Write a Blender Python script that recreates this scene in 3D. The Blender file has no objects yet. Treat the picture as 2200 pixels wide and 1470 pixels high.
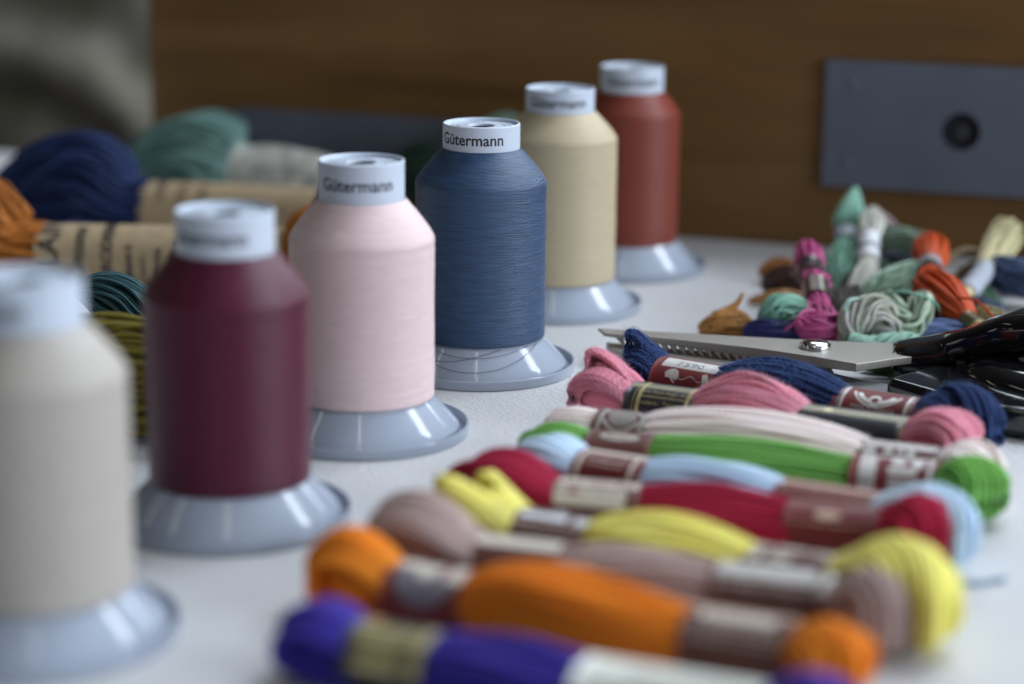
import bpy, bmesh, math, random
import numpy as np
from mathutils import Vector, Matrix

# ------------------------------------------------------------------ set-up
# everything below is written in millimetres and linked in metres
S = 0.001
sc = bpy.context.scene
COL = sc.collection
R = math.radians

cam_d = bpy.data.cameras.new('camera')
cam = bpy.data.objects.new('camera', cam_d)
COL.objects.link(cam)
cam.location = (0, 0, 230.0 * S)
cam.matrix_world = (Matrix.Translation((0, 0, 230.0 * S)) @ Matrix.Rotation(R(90 - 13.81), 4, 'X')
                    @ Matrix.Rotation(R(0.582), 4, 'Z'))
cam_d.sensor_width = 36.0
cam_d.lens = 76.84
cam_d.clip_start = 0.05
cam_d.clip_end = 30
cam_d.dof.use_dof = True
cam_d.dof.focus_distance = 0.872
cam_d.dof.aperture_fstop = 3.7
cam_d.dof.aperture_blades = 7
sc.camera = cam

w = bpy.data.worlds.new('World')
sc.world = w
w.use_nodes = True
wn = w.node_tree
bg = wn.nodes['Background']
# dim room: brighter towards the windows on the right and overhead, dark on the left
wtc = wn.nodes.new('ShaderNodeTexCoord')
wdt = wn.nodes.new('ShaderNodeVectorMath'); wdt.operation = 'DOT_PRODUCT'
wdt.inputs[1].default_value = (0.80, -0.25, 0.55)
wn.links.new(wtc.outputs['Generated'], wdt.inputs[0])
wcr = wn.nodes.new('ShaderNodeValToRGB')
wcr.color_ramp.elements[0].position = 0.0; wcr.color_ramp.elements[0].color = (0.030, 0.027, 0.024, 1)
wcr.color_ramp.elements[1].position = 0.9; wcr.color_ramp.elements[1].color = (0.36, 0.41, 0.49, 1)
wn.links.new(wdt.outputs['Value'], wcr.inputs[0])
wn.links.new(wcr.outputs[0], bg.inputs[0])
bg.inputs[1].default_value = 0.80

sc.view_settings.view_transform = 'Standard'
sc.view_settings.look = 'None'
sc.view_settings.exposure = 0.0
sc.view_settings.gamma = 1.0
sc.render.engine = 'CYCLES'
sc.cycles.use_denoising = True
sc.cycles.max_bounces = 8
sc.cycles.caustics_reflective = False
sc.cycles.caustics_refractive = False


def area(name, loc, aim, sx, sy, power, color, spread=180):
    l = bpy.data.lights.new(name, 'AREA')
    l.shape = 'RECTANGLE'
    l.size, l.size_y = sx * S, sy * S
    l.energy = power
    l.color = color
    l.spread = R(spread)
    o = bpy.data.objects.new(name, l)
    COL.objects.link(o)
    o.location = Vector(loc) * S
    d = (Vector(aim) - Vector(loc)) * S
    o.rotation_euler = d.to_track_quat('-Z', 'Y').to_euler()
    return o


COOL = (0.80, 0.885, 1.0)
# tall window panes far to the right: the main, sideways light
for k in range(5):
    area('window_light', (2750 - 60 * max(0, 2 - k), -1750 + 590 * k, 900), (40, 800, 40), 490, 1500, 18.8, COOL)
# high window panes behind and to the right, above the wooden board
for k in range(4):
    area('high_window_light', (620 + 380 * k, 1650 - 60 * k, 2050), (80, 800, 0), 300, 900, 11.2, (0.80, 0.89, 1.0))
# lower panes of the same back window: they glint on the black handles and the blade
for k in range(4):
    area('back_window_light', (330 + 300 * k, 2500 - 40 * k, 1150), (120, 850, 0), 240, 620, 4.0, (0.78, 0.88, 1.0))


def tube_lamp(x, y, z, dx, dy, length, power):
    """warm ceiling tube: its reflection draws a thin bright line down each plastic cone"""
    l = bpy.data.lights.new('ceiling_lamp', 'AREA')
    l.shape = 'RECTANGLE'
    l.size, l.size_y = length * S, 30 * S
    l.energy = power
    l.color = (1.0, 0.93, 0.80)
    o = bpy.data.objects.new('ceiling_lamp', l)
    COL.objects.link(o)
    o.location = (x * S, y * S, z * S)
    o.rotation_euler = (0, 0, math.atan2(dy, dx))


tube_lamp(-100, 240, 1500, 0, 1, 1000, .85)
tube_lamp(-1330, 660, 1500, .35, .94, 1000, .9)
tube_lamp(-2215, 1730, 1500, .77, .64, 1000, 1.1)
tube_lamp(1470, 1670, 1500, .82, -.57, 1300, 1.5)


# ------------------------------------------------------------------ helpers
def tag(o, label=None, cat=None, group=None, kind=None):
    if label: o['label'] = label
    if cat: o['category'] = cat
    if group: o['group'] = group
    if kind: o['kind'] = kind
    return o


def empty(name, loc=(0, 0, 0), rz=0.0, ry=0.0):
    o = bpy.data.objects.new(name, None)
    o.empty_display_size = 0.01
    COL.objects.link(o)
    o.location = Vector(loc) * S
    o.rotation_euler = (0, ry, rz)
    return o


def mk(name, V, F, mat, parent=None, rnd=None, smooth=True):
    V = np.asarray(V, dtype=np.float64) * S
    me = bpy.data.meshes.new(name)
    if isinstance(F, np.ndarray):
        m, k = F.shape
        me.vertices.add(len(V))
        me.vertices.foreach_set('co', V.astype(np.float32).ravel())
        me.loops.add(m * k)
        me.loops.foreach_set('vertex_index', F.astype(np.int32).ravel())
        me.polygons.add(m)
        me.polygons.foreach_set('loop_start', np.arange(0, m * k, k, dtype=np.int32))
        me.update(calc_edges=True)
    else:
        me.from_pydata([tuple(v) for v in V], [], [tuple(f) for f in F])
        me.update()
    if rnd is not None:
        a = me.attributes.new('rnd', 'FLOAT', 'POINT')
        a.data.foreach_set('value', np.asarray(rnd, dtype=np.float32))
    if smooth:
        me.polygons.foreach_set('use_smooth', np.ones(len(me.polygons), dtype=bool))
    me.materials.append(mat)
    o = bpy.data.objects.new(name, me)
    COL.objects.link(o)
    if parent is not None:
        o.parent = parent
    return o


def from_bm(name, bm, mat, parent=None, smooth=False, bevel=0, segs=3):
    me = bpy.data.meshes.new(name)
    bmesh.ops.recalc_face_normals(bm, faces=bm.faces)
    bmesh.ops.scale(bm, vec=(S, S, S), verts=bm.verts)
    bm.to_mesh(me)
    bm.free()
    if smooth:
        for p in me.polygons: p.use_smooth = True
    me.materials.append(mat)
    o = bpy.data.objects.new(name, me)
    COL.objects.link(o)
    if parent is not None: o.parent = parent
    if bevel:
        m = o.modifiers.new('bevel', 'BEVEL')
        m.width = bevel * S
        m.segments = segs
        m.limit_method = 'ANGLE'
        m.angle_limit = R(35)
        if smooth is False:
            for p in me.polygons: p.use_smooth = True
            w_ = o.modifiers.new('wn', 'WEIGHTED_NORMAL')
            w_.keep_sharp = True
    return o


def join_geo(parts):
    Vs, Fs, Rs, n = [], [], [], 0
    for V, F, r in parts:
        Vs.append(V); Fs.append(F + n); Rs.append(r); n += len(V)
    return np.concatenate(Vs), np.concatenate(Fs), np.concatenate(Rs)


def tubes(P, r, k=8, lobes=0, amp=0.0, twist=0.0, rnd=None, rng=None):
    """P: strands x points x 3 -> tube mesh, optionally rope-shaped"""
    P = np.asarray(P, float)
    if P.ndim == 2: P = P[None]
    ns, n, _ = P.shape
    r = np.broadcast_to(np.asarray(r, float), (ns, n)) if np.ndim(r) < 2 else r
    T = np.gradient(P, axis=1)
    T /= np.linalg.norm(T, axis=2, keepdims=True) + 1e-9
    ref = np.where(np.abs(T[:, 0, 2:3]) < 0.8, np.array([[0, 0, 1.0]]), np.array([[0, 1.0, 0]]))
    N = np.zeros_like(P)
    v = np.cross(ref, T[:, 0])
    v /= np.linalg.norm(v, axis=1, keepdims=True)
    N[:, 0] = v
    for i in range(1, n):
        v = v - (v * T[:, i]).sum(1, keepdims=True) * T[:, i]
        v = v / (np.linalg.norm(v, axis=1, keepdims=True) + 1e-9)
        N[:, i] = v
    B = np.cross(T, N)
    s = np.concatenate([np.zeros((ns, 1)), np.cumsum(np.linalg.norm(np.diff(P, axis=1), axis=2), axis=1)], 1)
    th = np.arange(k) * 2 * np.pi / k
    ph = (rng or np.random.default_rng(1)).uniform(0, 6.28, (ns, 1))
    ang = th[None, None, :] + (twist * s + ph)[:, :, None]
    rad = r[:, :, None] * (1 + amp * np.cos(lobes * th))[None, None, :]
    V = P[:, :, None, :] + rad[..., None] * (np.cos(ang)[..., None] * N[:, :, None, :] + np.sin(ang)[..., None] * B[:, :, None, :])
    idx = np.arange(ns * n * k).reshape(ns, n, k)
    a = idx[:, :-1, :]; b = np.roll(idx, -1, 2)[:, :-1, :]
    c = np.roll(idx, -1, 2)[:, 1:, :]; d = idx[:, 1:, :]
    F = np.stack([a, b, c, d], -1).reshape(-1, 4)
    if rnd is None: rnd = (rng or np.random.default_rng(2)).uniform(0, 1, ns)
    rv = np.repeat(np.asarray(rnd), n * k)
    return V.reshape(-1, 3), F, rv


def loft(C, A, B, k=28, up=(0, 0, 1), ex=2.0):
    """superelliptic tube about the points C with half-width A and half-height B"""
    C = np.asarray(C, float); n = len(C)
    A = np.broadcast_to(np.asarray(A, float), (n,)); B = np.broadcast_to(np.asarray(B, float), (n,))
    T = np.gradient(C, axis=0); T /= np.linalg.norm(T, axis=1, keepdims=True)
    side = np.cross(T, np.array(up, float)); side /= np.linalg.norm(side, axis=1, keepdims=True) + 1e-9
    u = np.cross(side, T)
    th = np.arange(k) * 2 * np.pi / k
    c = np.sign(np.cos(th)) * np.abs(np.cos(th)) ** (2 / ex)
    s_ = np.sign(np.sin(th)) * np.abs(np.sin(th)) ** (2 / ex)
    V = C[:, None] + (A[:, None] * c)[..., None] * side[:, None] + (B[:, None] * s_)[..., None] * u[:, None]
    idx = np.arange(n * k).reshape(n, k)
    F = np.stack([idx[:-1], np.roll(idx, -1, 1)[:-1], np.roll(idx, -1, 1)[1:], idx[1:]], -1).reshape(-1, 4)
    return V.reshape(-1, 3), F, np.full(n * k, 0.5)


def lathe(prof, n=112):
    if any(p is None for p in prof):                 # None starts a new strip: a sharp edge
        runs, cur = [], []
        for p in prof:
            if p is None: runs.append(cur); cur = [cur[-1]]
            else: cur.append(p)
        runs.append(cur)
        g = [lathe(r_, n) + (np.zeros(0),) for r_ in runs]
        V, F, _ = join_geo(g)
        return V, F
    prof = np.asarray(prof, float)
    th = np.arange(n) * 2 * np.pi / n
    V = np.stack([prof[:, 0:1] * np.sin(th), -prof[:, 0:1] * np.cos(th), np.repeat(prof[:, 1:2], n, 1)], -1)
    m = len(prof)
    idx = np.arange(m * n).reshape(m, n)
    F = np.stack([idx[:-1], np.roll(idx, -1, 1)[:-1], np.roll(idx, -1, 1)[1:], idx[1:]], -1).reshape(-1, 4)
    return V.reshape(-1, 3), F


def smooth_path(P, n):
    """Catmull-Rom through the points, resampled evenly"""
    P = np.asarray(P, float)
    Q = np.concatenate([[2 * P[0] - P[1]], P, [2 * P[-1] - P[-2]]])
    out = []
    for i in range(1, len(Q) - 2):
        t = np.linspace(0, 1, 24, endpoint=False)[:, None]
        p0, p1, p2, p3 = Q[i - 1], Q[i], Q[i + 1], Q[i + 2]
        out.append(0.5 * (2 * p1 + (p2 - p0) * t + (2 * p0 - 5 * p1 + 4 * p2 - p3) * t ** 2 + (3 * p1 - p0 - 3 * p2 + p3) * t ** 3))
    out.append(P[-1:]); out = np.concatenate(out)
    s = np.concatenate([[0], np.cumsum(np.linalg.norm(np.diff(out[:, :3], axis=0), axis=1))])
    return np.stack([np.interp(np.linspace(0, s[-1], n), s, out[:, j]) for j in range(out.shape[1])], 1)


# ------------------------------------------------------------------ materials
def new_mat(name):
    m = bpy.data.materials.new(name)
    m.use_nodes = True
    nt = m.node_tree
    return m, nt, nt.nodes['Principled BSDF']


def nd(nt, kind, **kw):
    n = nt.nodes.new(kind)
    for k, v in kw.items(): setattr(n, k, v)
    return n


def plain(name, col, rough=0.5, metal=0.0, spec=0.5, coat=0.0, mott=0.0, scale=60, bump=0.0, bscale=800):
    m, nt, b = new_mat(name)
    b.inputs['Base Color'].default_value = (*col, 1)
    b.inputs['Roughness'].default_value = rough
    b.inputs['Metallic'].default_value = metal
    b.inputs['Specular IOR Level'].default_value = spec
    b.inputs['Coat Weight'].default_value = coat
    b.inputs['Coat Roughness'].default_value = 0.06
    tc = nd(nt, 'ShaderNodeTexCoord')
    if mott:
        n = nd(nt, 'ShaderNodeTexNoise'); n.inputs['Scale'].default_value = scale; n.inputs['Detail'].default_value = 5
        nt.links.new(tc.outputs['Object'], n.inputs['Vector'])
        r = nd(nt, 'ShaderNodeMapRange')
        r.inputs['From Min'].default_value = 0.3; r.inputs['From Max'].default_value = 0.7
        r.inputs['To Min'].default_value = 1 - mott; r.inputs['To Max'].default_value = 1 + mott
        nt.links.new(n.outputs['Fac'], r.inputs['Value'])
        mx = nd(nt, 'ShaderNodeVectorMath', operation='SCALE')
        mx.inputs[0].default_value = col
        nt.links.new(r.outputs[0], mx.inputs['Scale'])
        nt.links.new(mx.outputs[0], b.inputs['Base Color'])
    if bump:
        n2 = nd(nt, 'ShaderNodeTexNoise'); n2.inputs['Scale'].default_value = bscale; n2.inputs['Detail'].default_value = 4
        nt.links.new(tc.outputs['Object'], n2.inputs['Vector'])
        bp = nd(nt, 'ShaderNodeBump'); bp.inputs['Strength'].default_value = bump; bp.inputs['Distance'].default_value = 0.0006
        nt.links.new(n2.outputs['Fac'], bp.inputs['Height'])
        nt.links.new(bp.outputs[0], b.inputs['Normal'])
    return m


def yarn_mat(name, col, rough=0.9, sheen=0.35, vary=0.22, spec=0.12, col2=None, fine=1500, sss=0.0):
    """strand colour varies from strand to strand (attribute rnd) and along it"""
    m, nt, b = new_mat(name)
    at = nd(nt, 'ShaderNodeAttribute', attribute_name='rnd')
    tc = nd(nt, 'ShaderNodeTexCoord')
    n = nd(nt, 'ShaderNodeTexNoise'); n.inputs['Scale'].default_value = fine; n.inputs['Detail'].default_value = 3
    nt.links.new(tc.outputs['Object'], n.inputs['Vector'])
    ad = nd(nt, 'ShaderNodeMath', operation='ADD')
    nt.links.new(at.outputs['Fac'], ad.inputs[0]); nt.links.new(n.outputs['Fac'], ad.inputs[1])
    r = nd(nt, 'ShaderNodeMapRange')
    r.inputs['From Max'].default_value = 2.0
    r.inputs['To Min'].default_value = 1 - vary; r.inputs['To Max'].default_value = 1 + vary
    nt.links.new(ad.outputs[0], r.inputs['Value'])
    src = None
    if col2 is not None:
        n3 = nd(nt, 'ShaderNodeTexNoise'); n3.inputs['Scale'].default_value = 90; n3.inputs['Detail'].default_value = 1
        nt.links.new(tc.outputs['Object'], n3.inputs['Vector'])
        a3 = nd(nt, 'ShaderNodeMath', operation='ADD')
        nt.links.new(at.outputs['Fac'], a3.inputs[0]); nt.links.new(n3.outputs['Fac'], a3.inputs[1])
        r3 = nd(nt, 'ShaderNodeMapRange'); r3.inputs['From Min'].default_value = 0.7; r3.inputs['From Max'].default_value = 1.3
        nt.links.new(a3.outputs[0], r3.inputs['Value'])
        mxx = nd(nt, 'ShaderNodeMixRGB')
        mxx.inputs[1].default_value = (*col, 1); mxx.inputs[2].default_value = (*col2, 1)
        nt.links.new(r3.outputs[0], mxx.inputs[0])
        src = mxx.outputs[0]
    mx = nd(nt, 'ShaderNodeVectorMath', operation='SCALE')
    mx.inputs[0].default_value = col
    if src: nt.links.new(src, mx.inputs[0])
    nt.links.new(r.outputs[0], mx.inputs['Scale'])
    nt.links.new(mx.outputs[0], b.inputs['Base Color'])
    b.inputs['Roughness'].default_value = rough
    b.inputs['Specular IOR Level'].default_value = spec
    b.inputs['Sheen Weight'].default_value = sheen
    b.inputs['Sheen Roughness'].default_value = 0.5
    b.inputs['Subsurface Weight'].default_value = sss
    b.inputs['Subsurface Radius'].default_value = (1.0, 0.9, 0.85)
    b.inputs['Subsurface Scale'].default_value = 0.0022
    t = [min(1, c * 1.5 + 0.04) for c in col]
    b.inputs['Sheen Tint'].default_value = (*t, 1)
    bp = nd(nt, 'ShaderNodeBump'); bp.inputs['Strength'].default_value = 0.35; bp.inputs['Distance'].default_value = 0.0003
    nt.links.new(n.outputs['Fac'], bp.inputs['Height']); nt.links.new(bp.outputs[0], b.inputs['Normal'])
    return m


def thread_mat(name, col, rough=0.40, spec=0.25, streak=0.12, aniso=0.75, bump=0.5, sheen=0.0):
    """thread wound round a cone: fine crossing lines, silky vertical sheen"""
    m, nt, b = new_mat(name)
    L = nt.links.new
    tc = nd(nt, 'ShaderNodeTexCoord')
    sp = nd(nt, 'ShaderNodeSeparateXYZ'); L(tc.outputs['Object'], sp.inputs[0])
    ng = nd(nt, 'ShaderNodeMath', operation='MULTIPLY'); ng.inputs[1].default_value = -1; L(sp.outputs['Y'], ng.inputs[0])
    an = nd(nt, 'ShaderNodeMath', operation='ARCTAN2'); L(sp.outputs['X'], an.inputs[0]); L(ng.outputs[0], an.inputs[1])
    zz = nd(nt, 'ShaderNodeMath', operation='MULTIPLY'); zz.inputs[1].default_value = 1000; L(sp.outputs['Z'], zz.inputs[0])
    outs = []
    for slope, fr, seed in ((2.6, 2.4, 0.0), (-2.6, 2.4, 7.0), (0.5, 0.55, 13.0)):
        ma = nd(nt, 'ShaderNodeMath', operation='MULTIPLY_ADD'); ma.inputs[1].default_value = slope
        L(an.outputs[0], ma.inputs[0]); L(zz.outputs[0], ma.inputs[2])
        sc_ = nd(nt, 'ShaderNodeMath', operation='MULTIPLY'); sc_.inputs[1].default_value = fr; L(ma.outputs[0], sc_.inputs[0])
        ax = nd(nt, 'ShaderNodeMath', operation='MULTIPLY'); ax.inputs[1].default_value = 2.2; L(an.outputs[0], ax.inputs[0])
        cb = nd(nt, 'ShaderNodeCombineXYZ'); cb.inputs[2].default_value = seed
        L(ax.outputs[0], cb.inputs[0]); L(sc_.outputs[0], cb.inputs[1])
        n = nd(nt, 'ShaderNodeTexNoise'); n.inputs['Scale'].default_value = 1.0; n.inputs['Detail'].default_value = 3
        L(cb.outputs[0], n.inputs['Vector'])
        outs.append(n.outputs['Fac'])
    a1 = nd(nt, 'ShaderNodeMath', operation='ADD'); L(outs[0], a1.inputs[0]); L(outs[1], a1.inputs[1])
    a2 = nd(nt, 'ShaderNodeMath', operation='ADD'); L(a1.outputs[0], a2.inputs[0]); L(outs[2], a2.inputs[1])
    r = nd(nt, 'ShaderNodeMapRange'); r.inputs['From Min'].default_value = 1.1; r.inputs['From Max'].default_value = 1.9
    r.inputs['To Min'].default_value = 1 - streak; r.inputs['To Max'].default_value = 1 + streak
    L(a2.outputs[0], r.inputs['Value'])
    mx = nd(nt, 'ShaderNodeVectorMath', operation='SCALE'); mx.inputs[0].default_value = col
    L(r.outputs[0], mx.inputs['Scale']); L(mx.outputs[0], b.inputs['Base Color'])
    bp = nd(nt, 'ShaderNodeBump'); bp.inputs['Strength'].default_value = bump; bp.inputs['Distance'].default_value = 0.0004
    L(a1.outputs[0], bp.inputs['Height']); L(bp.outputs[0], b.inputs['Normal'])
    tg = nd(nt, 'ShaderNodeTangent', direction_type='RADIAL', axis='Z'); L(tg.outputs[0], b.inputs['Tangent'])
    b.inputs['Roughness'].default_value = rough
    b.inputs['Specular IOR Level'].default_value = spec
    b.inputs['Anisotropic'].default_value = aniso
    b.inputs['Anisotropic Rotation'].default_value = 0.25
    b.inputs['Sheen Weight'].default_value = sheen
    b.inputs['Sheen Tint'].default_value = (*[min(1, c * 2 + .03) for c in col], 1)
    return m


def table_mat():
    m, nt, b = new_mat('white_textured_table')
    L = nt.links.new
    tc = nd(nt, 'ShaderNodeTexCoord')
    n = nd(nt, 'ShaderNodeTexNoise'); n.inputs['Scale'].default_value = 650; n.inputs['Detail'].default_value = 3
    v = nd(nt, 'ShaderNodeTexVoronoi'); v.inputs['Scale'].default_value = 520
    n2 = nd(nt, 'ShaderNodeTexNoise'); n2.inputs['Scale'].default_value = 9; n2.inputs['Detail'].default_value = 4
    for q in (n, v, n2): L(tc.outputs['Object'], q.inputs['Vector'])
    a = nd(nt, 'ShaderNodeMath', operation='ADD'); L(n.outputs['Fac'], a.inputs[0]); L(v.outputs['Distance'], a.inputs[1])
    bp = nd(nt, 'ShaderNodeBump'); bp.inputs['Strength'].default_value = 0.38; bp.inputs['Distance'].default_value = 0.0007
    L(a.outputs[0], bp.inputs['Height']); L(bp.outputs[0], b.inputs['Normal'])
    cr = nd(nt, 'ShaderNodeValToRGB')
    cr.color_ramp.elements[0].position = 0.3; cr.color_ramp.elements[0].color = (0.535, 0.535, 0.54, 1)
    cr.color_ramp.elements[1].position = 0.75; cr.color_ramp.elements[1].color = (0.60, 0.60, 0.597, 1)
    L(n2.outputs['Fac'], cr.inputs[0]); L(cr.outputs[0], b.inputs['Base Color'])
    b.inputs['Roughness'].default_value = 0.6
    b.inputs['Specular IOR Level'].default_value = 0.3
    return m


def wood_mat():
    m, nt, b = new_mat('brown_varnished_wood')
    L = nt.links.new
    tc = nd(nt, 'ShaderNodeTexCoord')
    mp = nd(nt, 'ShaderNodeMapping'); mp.inputs['Scale'].default_value = (2.2, 30, 26); mp.inputs['Rotation'].default_value = (0, R(9), 0)
    L(tc.outputs['Object'], mp.inputs['Vector'])
    n = nd(nt, 'ShaderNodeTexNoise'); n.inputs['Scale'].default_value = 1.3; n.inputs['Detail'].default_value = 6; n.inputs['Distortion'].default_value = 0.6
    L(mp.outputs[0], n.inputs['Vector'])
    n2 = nd(nt, 'ShaderNodeTexNoise'); n2.inputs['Scale'].default_value = 7
    L(tc.outputs['Object'], n2.inputs['Vector'])
    ad = nd(nt, 'ShaderNodeMath', operation='MULTIPLY_ADD'); ad.inputs[1].default_value = 0.5
    L(n2.outputs['Fac'], ad.inputs[0]); L(n.outputs['Fac'], ad.inputs[2])
    cr = nd(nt, 'ShaderNodeValToRGB')
    cr.color_ramp.elements[0].position = 0.5; cr.color_ramp.elements[0].color = (0.098, 0.045, 0.012, 1)
    cr.color_ramp.elements[1].position = 1.0; cr.color_ramp.elements[1].color = (0.225, 0.118, 0.039, 1)
    L(ad.outputs[0], cr.inputs[0]); L(cr.outputs[0], b.inputs['Base Color'])
    b.inputs['Roughness'].default_value = 0.5
    b.inputs['Specular IOR Level'].default_value = 0.25
    return m


def cloth_mat():
    m, nt, b = new_mat('mottled_grey_green_cloth')
    L = nt.links.new
    tc = nd(nt, 'ShaderNodeTexCoord')
    n = nd(nt, 'ShaderNodeTexNoise'); n.inputs['Scale'].default_value = 16; n.inputs['Detail'].default_value = 5
    L(tc.outputs['Object'], n.inputs['Vector'])
    cr = nd(nt, 'ShaderNodeValToRGB')
    e = cr.color_ramp.elements
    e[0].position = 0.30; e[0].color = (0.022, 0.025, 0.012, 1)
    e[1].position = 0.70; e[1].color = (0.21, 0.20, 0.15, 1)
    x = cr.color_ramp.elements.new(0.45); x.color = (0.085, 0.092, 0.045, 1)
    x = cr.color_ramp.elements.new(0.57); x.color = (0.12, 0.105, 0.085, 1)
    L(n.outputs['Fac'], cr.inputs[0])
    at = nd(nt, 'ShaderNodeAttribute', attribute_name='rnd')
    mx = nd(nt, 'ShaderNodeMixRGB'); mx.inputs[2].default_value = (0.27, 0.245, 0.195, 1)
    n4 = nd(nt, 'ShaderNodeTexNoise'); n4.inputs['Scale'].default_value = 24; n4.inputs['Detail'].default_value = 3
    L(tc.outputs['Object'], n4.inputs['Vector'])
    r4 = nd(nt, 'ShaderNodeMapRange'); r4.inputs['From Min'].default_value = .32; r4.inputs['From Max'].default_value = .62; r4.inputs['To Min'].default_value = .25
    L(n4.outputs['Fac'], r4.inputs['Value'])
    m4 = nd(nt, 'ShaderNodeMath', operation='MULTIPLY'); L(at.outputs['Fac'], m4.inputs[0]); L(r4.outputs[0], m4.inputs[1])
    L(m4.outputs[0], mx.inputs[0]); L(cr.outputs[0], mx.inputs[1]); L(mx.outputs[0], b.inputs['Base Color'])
    b.inputs['Roughness'].default_value = 0.95
    b.inputs['Sheen Weight'].default_value = 0.2
    return m


PLASTIC = plain('pale_blue_grey_plastic', (0.365, 0.41, 0.485), rough=0.10, spec=0.5, bump=0.008, bscale=120)
CAPW = plain('white_cap_plastic', (0.55, 0.61, 0.695), rough=0.35, spec=0.4, mott=0.02)
INK = plain('black_ink', (0.012, 0.013, 0.018), rough=0.6)
GREYINK = plain('grey_ink', (0.32, 0.34, 0.38), rough=0.6)
HOLE = plain('dark_hole', (0.012, 0.008, 0.018), rough=0.8)
STEEL = plain('satin_steel', (0.30, 0.275, 0.24), rough=0.45, metal=0.65, mott=0.05, scale=500, bump=0.15, bscale=1800)
STEEL_DK = plain('dark_steel', (0.12, 0.12, 0.125), rough=0.45, metal=0.8)
CHROME = plain('polished_steel', (0.72, 0.72, 0.72), rough=0.12, metal=1.0)
BLACK = plain('glossy_black_plastic', (0.006, 0.006, 0.007), rough=0.11, spec=0.5, coat=0.6)
BLACK_RUB = plain('black_rubber', (0.022, 0.024, 0.028), rough=0.7)
MAROON = plain('maroon_paper', (0.145, 0.022, 0.022), rough=0.6, spec=0.25, mott=0.10, scale=300)
BROWNP = plain('dark_brown_paper', (0.105, 0.038, 0.028), rough=0.6, spec=0.25, mott=0.10, scale=300)
SILVER = plain('silver_print', (0.52, 0.50, 0.46), rough=0.38, metal=0.25, mott=0.08, scale=400)
CREAM = plain('cream_print', (0.62, 0.56, 0.47), rough=0.5, mott=0.06, scale=400)
TAN = plain('tan_print', (0.46, 0.30, 0.21), rough=0.5, mott=0.06, scale=400)
BLKPAPER = plain('black_paper', (0.016, 0.015, 0.020), rough=0.35, mott=0.10, scale=300)
GOLD = plain('gold_print', (0.48, 0.41, 0.19), rough=0.36, metal=0.3, mott=0.08, scale=400)
OLIVEG = plain('dull_gold_print', (0.20, 0.17, 0.085), rough=0.42, mott=0.08, scale=400)
REDP = plain('red_print', (0.30, 0.035, 0.045), rough=0.5)
IVORY = plain('ivory_paper', (0.74, 0.75, 0.66), rough=0.5, mott=0.04, scale=200)
KRAFT = plain('brown_kraft_paper', (0.37, 0.275, 0.16), rough=0.85, mott=0.13, scale=260, bump=0.15, bscale=900)
BLUEINK = plain('blue_ink', (0.05, 0.07, 0.20), rough=0.6)
WHITEP = plain('white_paper', (0.68, 0.70, 0.72), rough=0.6, mott=0.05, scale=150)
GREYP = plain('grey_paper', (0.36, 0.39, 0.44), rough=0.5, mott=0.08, scale=300)

# ------------------------------------------------------------------ setting: table, board, cloth
AL = R(-18.5)                                    # the table's back edge runs away to the left
ex = np.array([math.cos(AL), math.sin(AL)]); ey = np.array([-math.sin(AL), math.cos(AL)])
P0 = np.array([123.0, 1168.0])


def edge(s, t):
    return P0 + s * ex + t * ey


bm = bmesh.new()
q = [edge(-900, 126), edge(620, 126), edge(620, -1000), edge(-900, -1000)]
top = [bm.verts.new((x, y, 0)) for x, y in q]
bot = [bm.verts.new((x, y, -28)) for x, y in q]
bm.faces.new(top); bm.faces.new(bot[::-1])
for i in range(4):
    j = (i + 1) % 4
    bm.faces.new((top[i], bot[i], bot[j], top[j]))
o = from_bm('table_top', bm, table_mat(), bevel=3)
tag(o, kind='structure')

board = empty('wooden_board', (*edge(0, 0), 0), AL)
tag(board, 'dark brown wooden board with two blue-grey metal plates across the back of the table', 'wooden board')


def box(x0, y0, z0, x1, y1, z1, bm=None):
    bm = bm or bmesh.new()
    v = [bm.verts.new(p) for p in ((x0, y0, z0), (x1, y0, z0), (x1, y1, z0), (x0, y1, z0), (x0, y0, z1), (x1, y0, z1), (x1, y1, z1), (x0, y1, z1))]
    for f in ((3, 2, 1, 0), (4, 5, 6, 7), (0, 1, 5, 4), (1, 2, 6, 5), (2, 3, 7, 6), (3, 0, 4, 7)):
        bm.faces.new([v[i] for i in f])
    return bm


from_bm('panel', box(-356, 2, 0.2, 420, 22, 190), wood_mat(), board, bevel=1.5)


def plate_mat():
    return plain('blue_grey_painted_metal', (0.115, 0.130, 0.162), rough=0.55, spec=0.3, mott=0.10, scale=28, bump=0.05, bscale=300)


PLATE = plate_mat()


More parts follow.
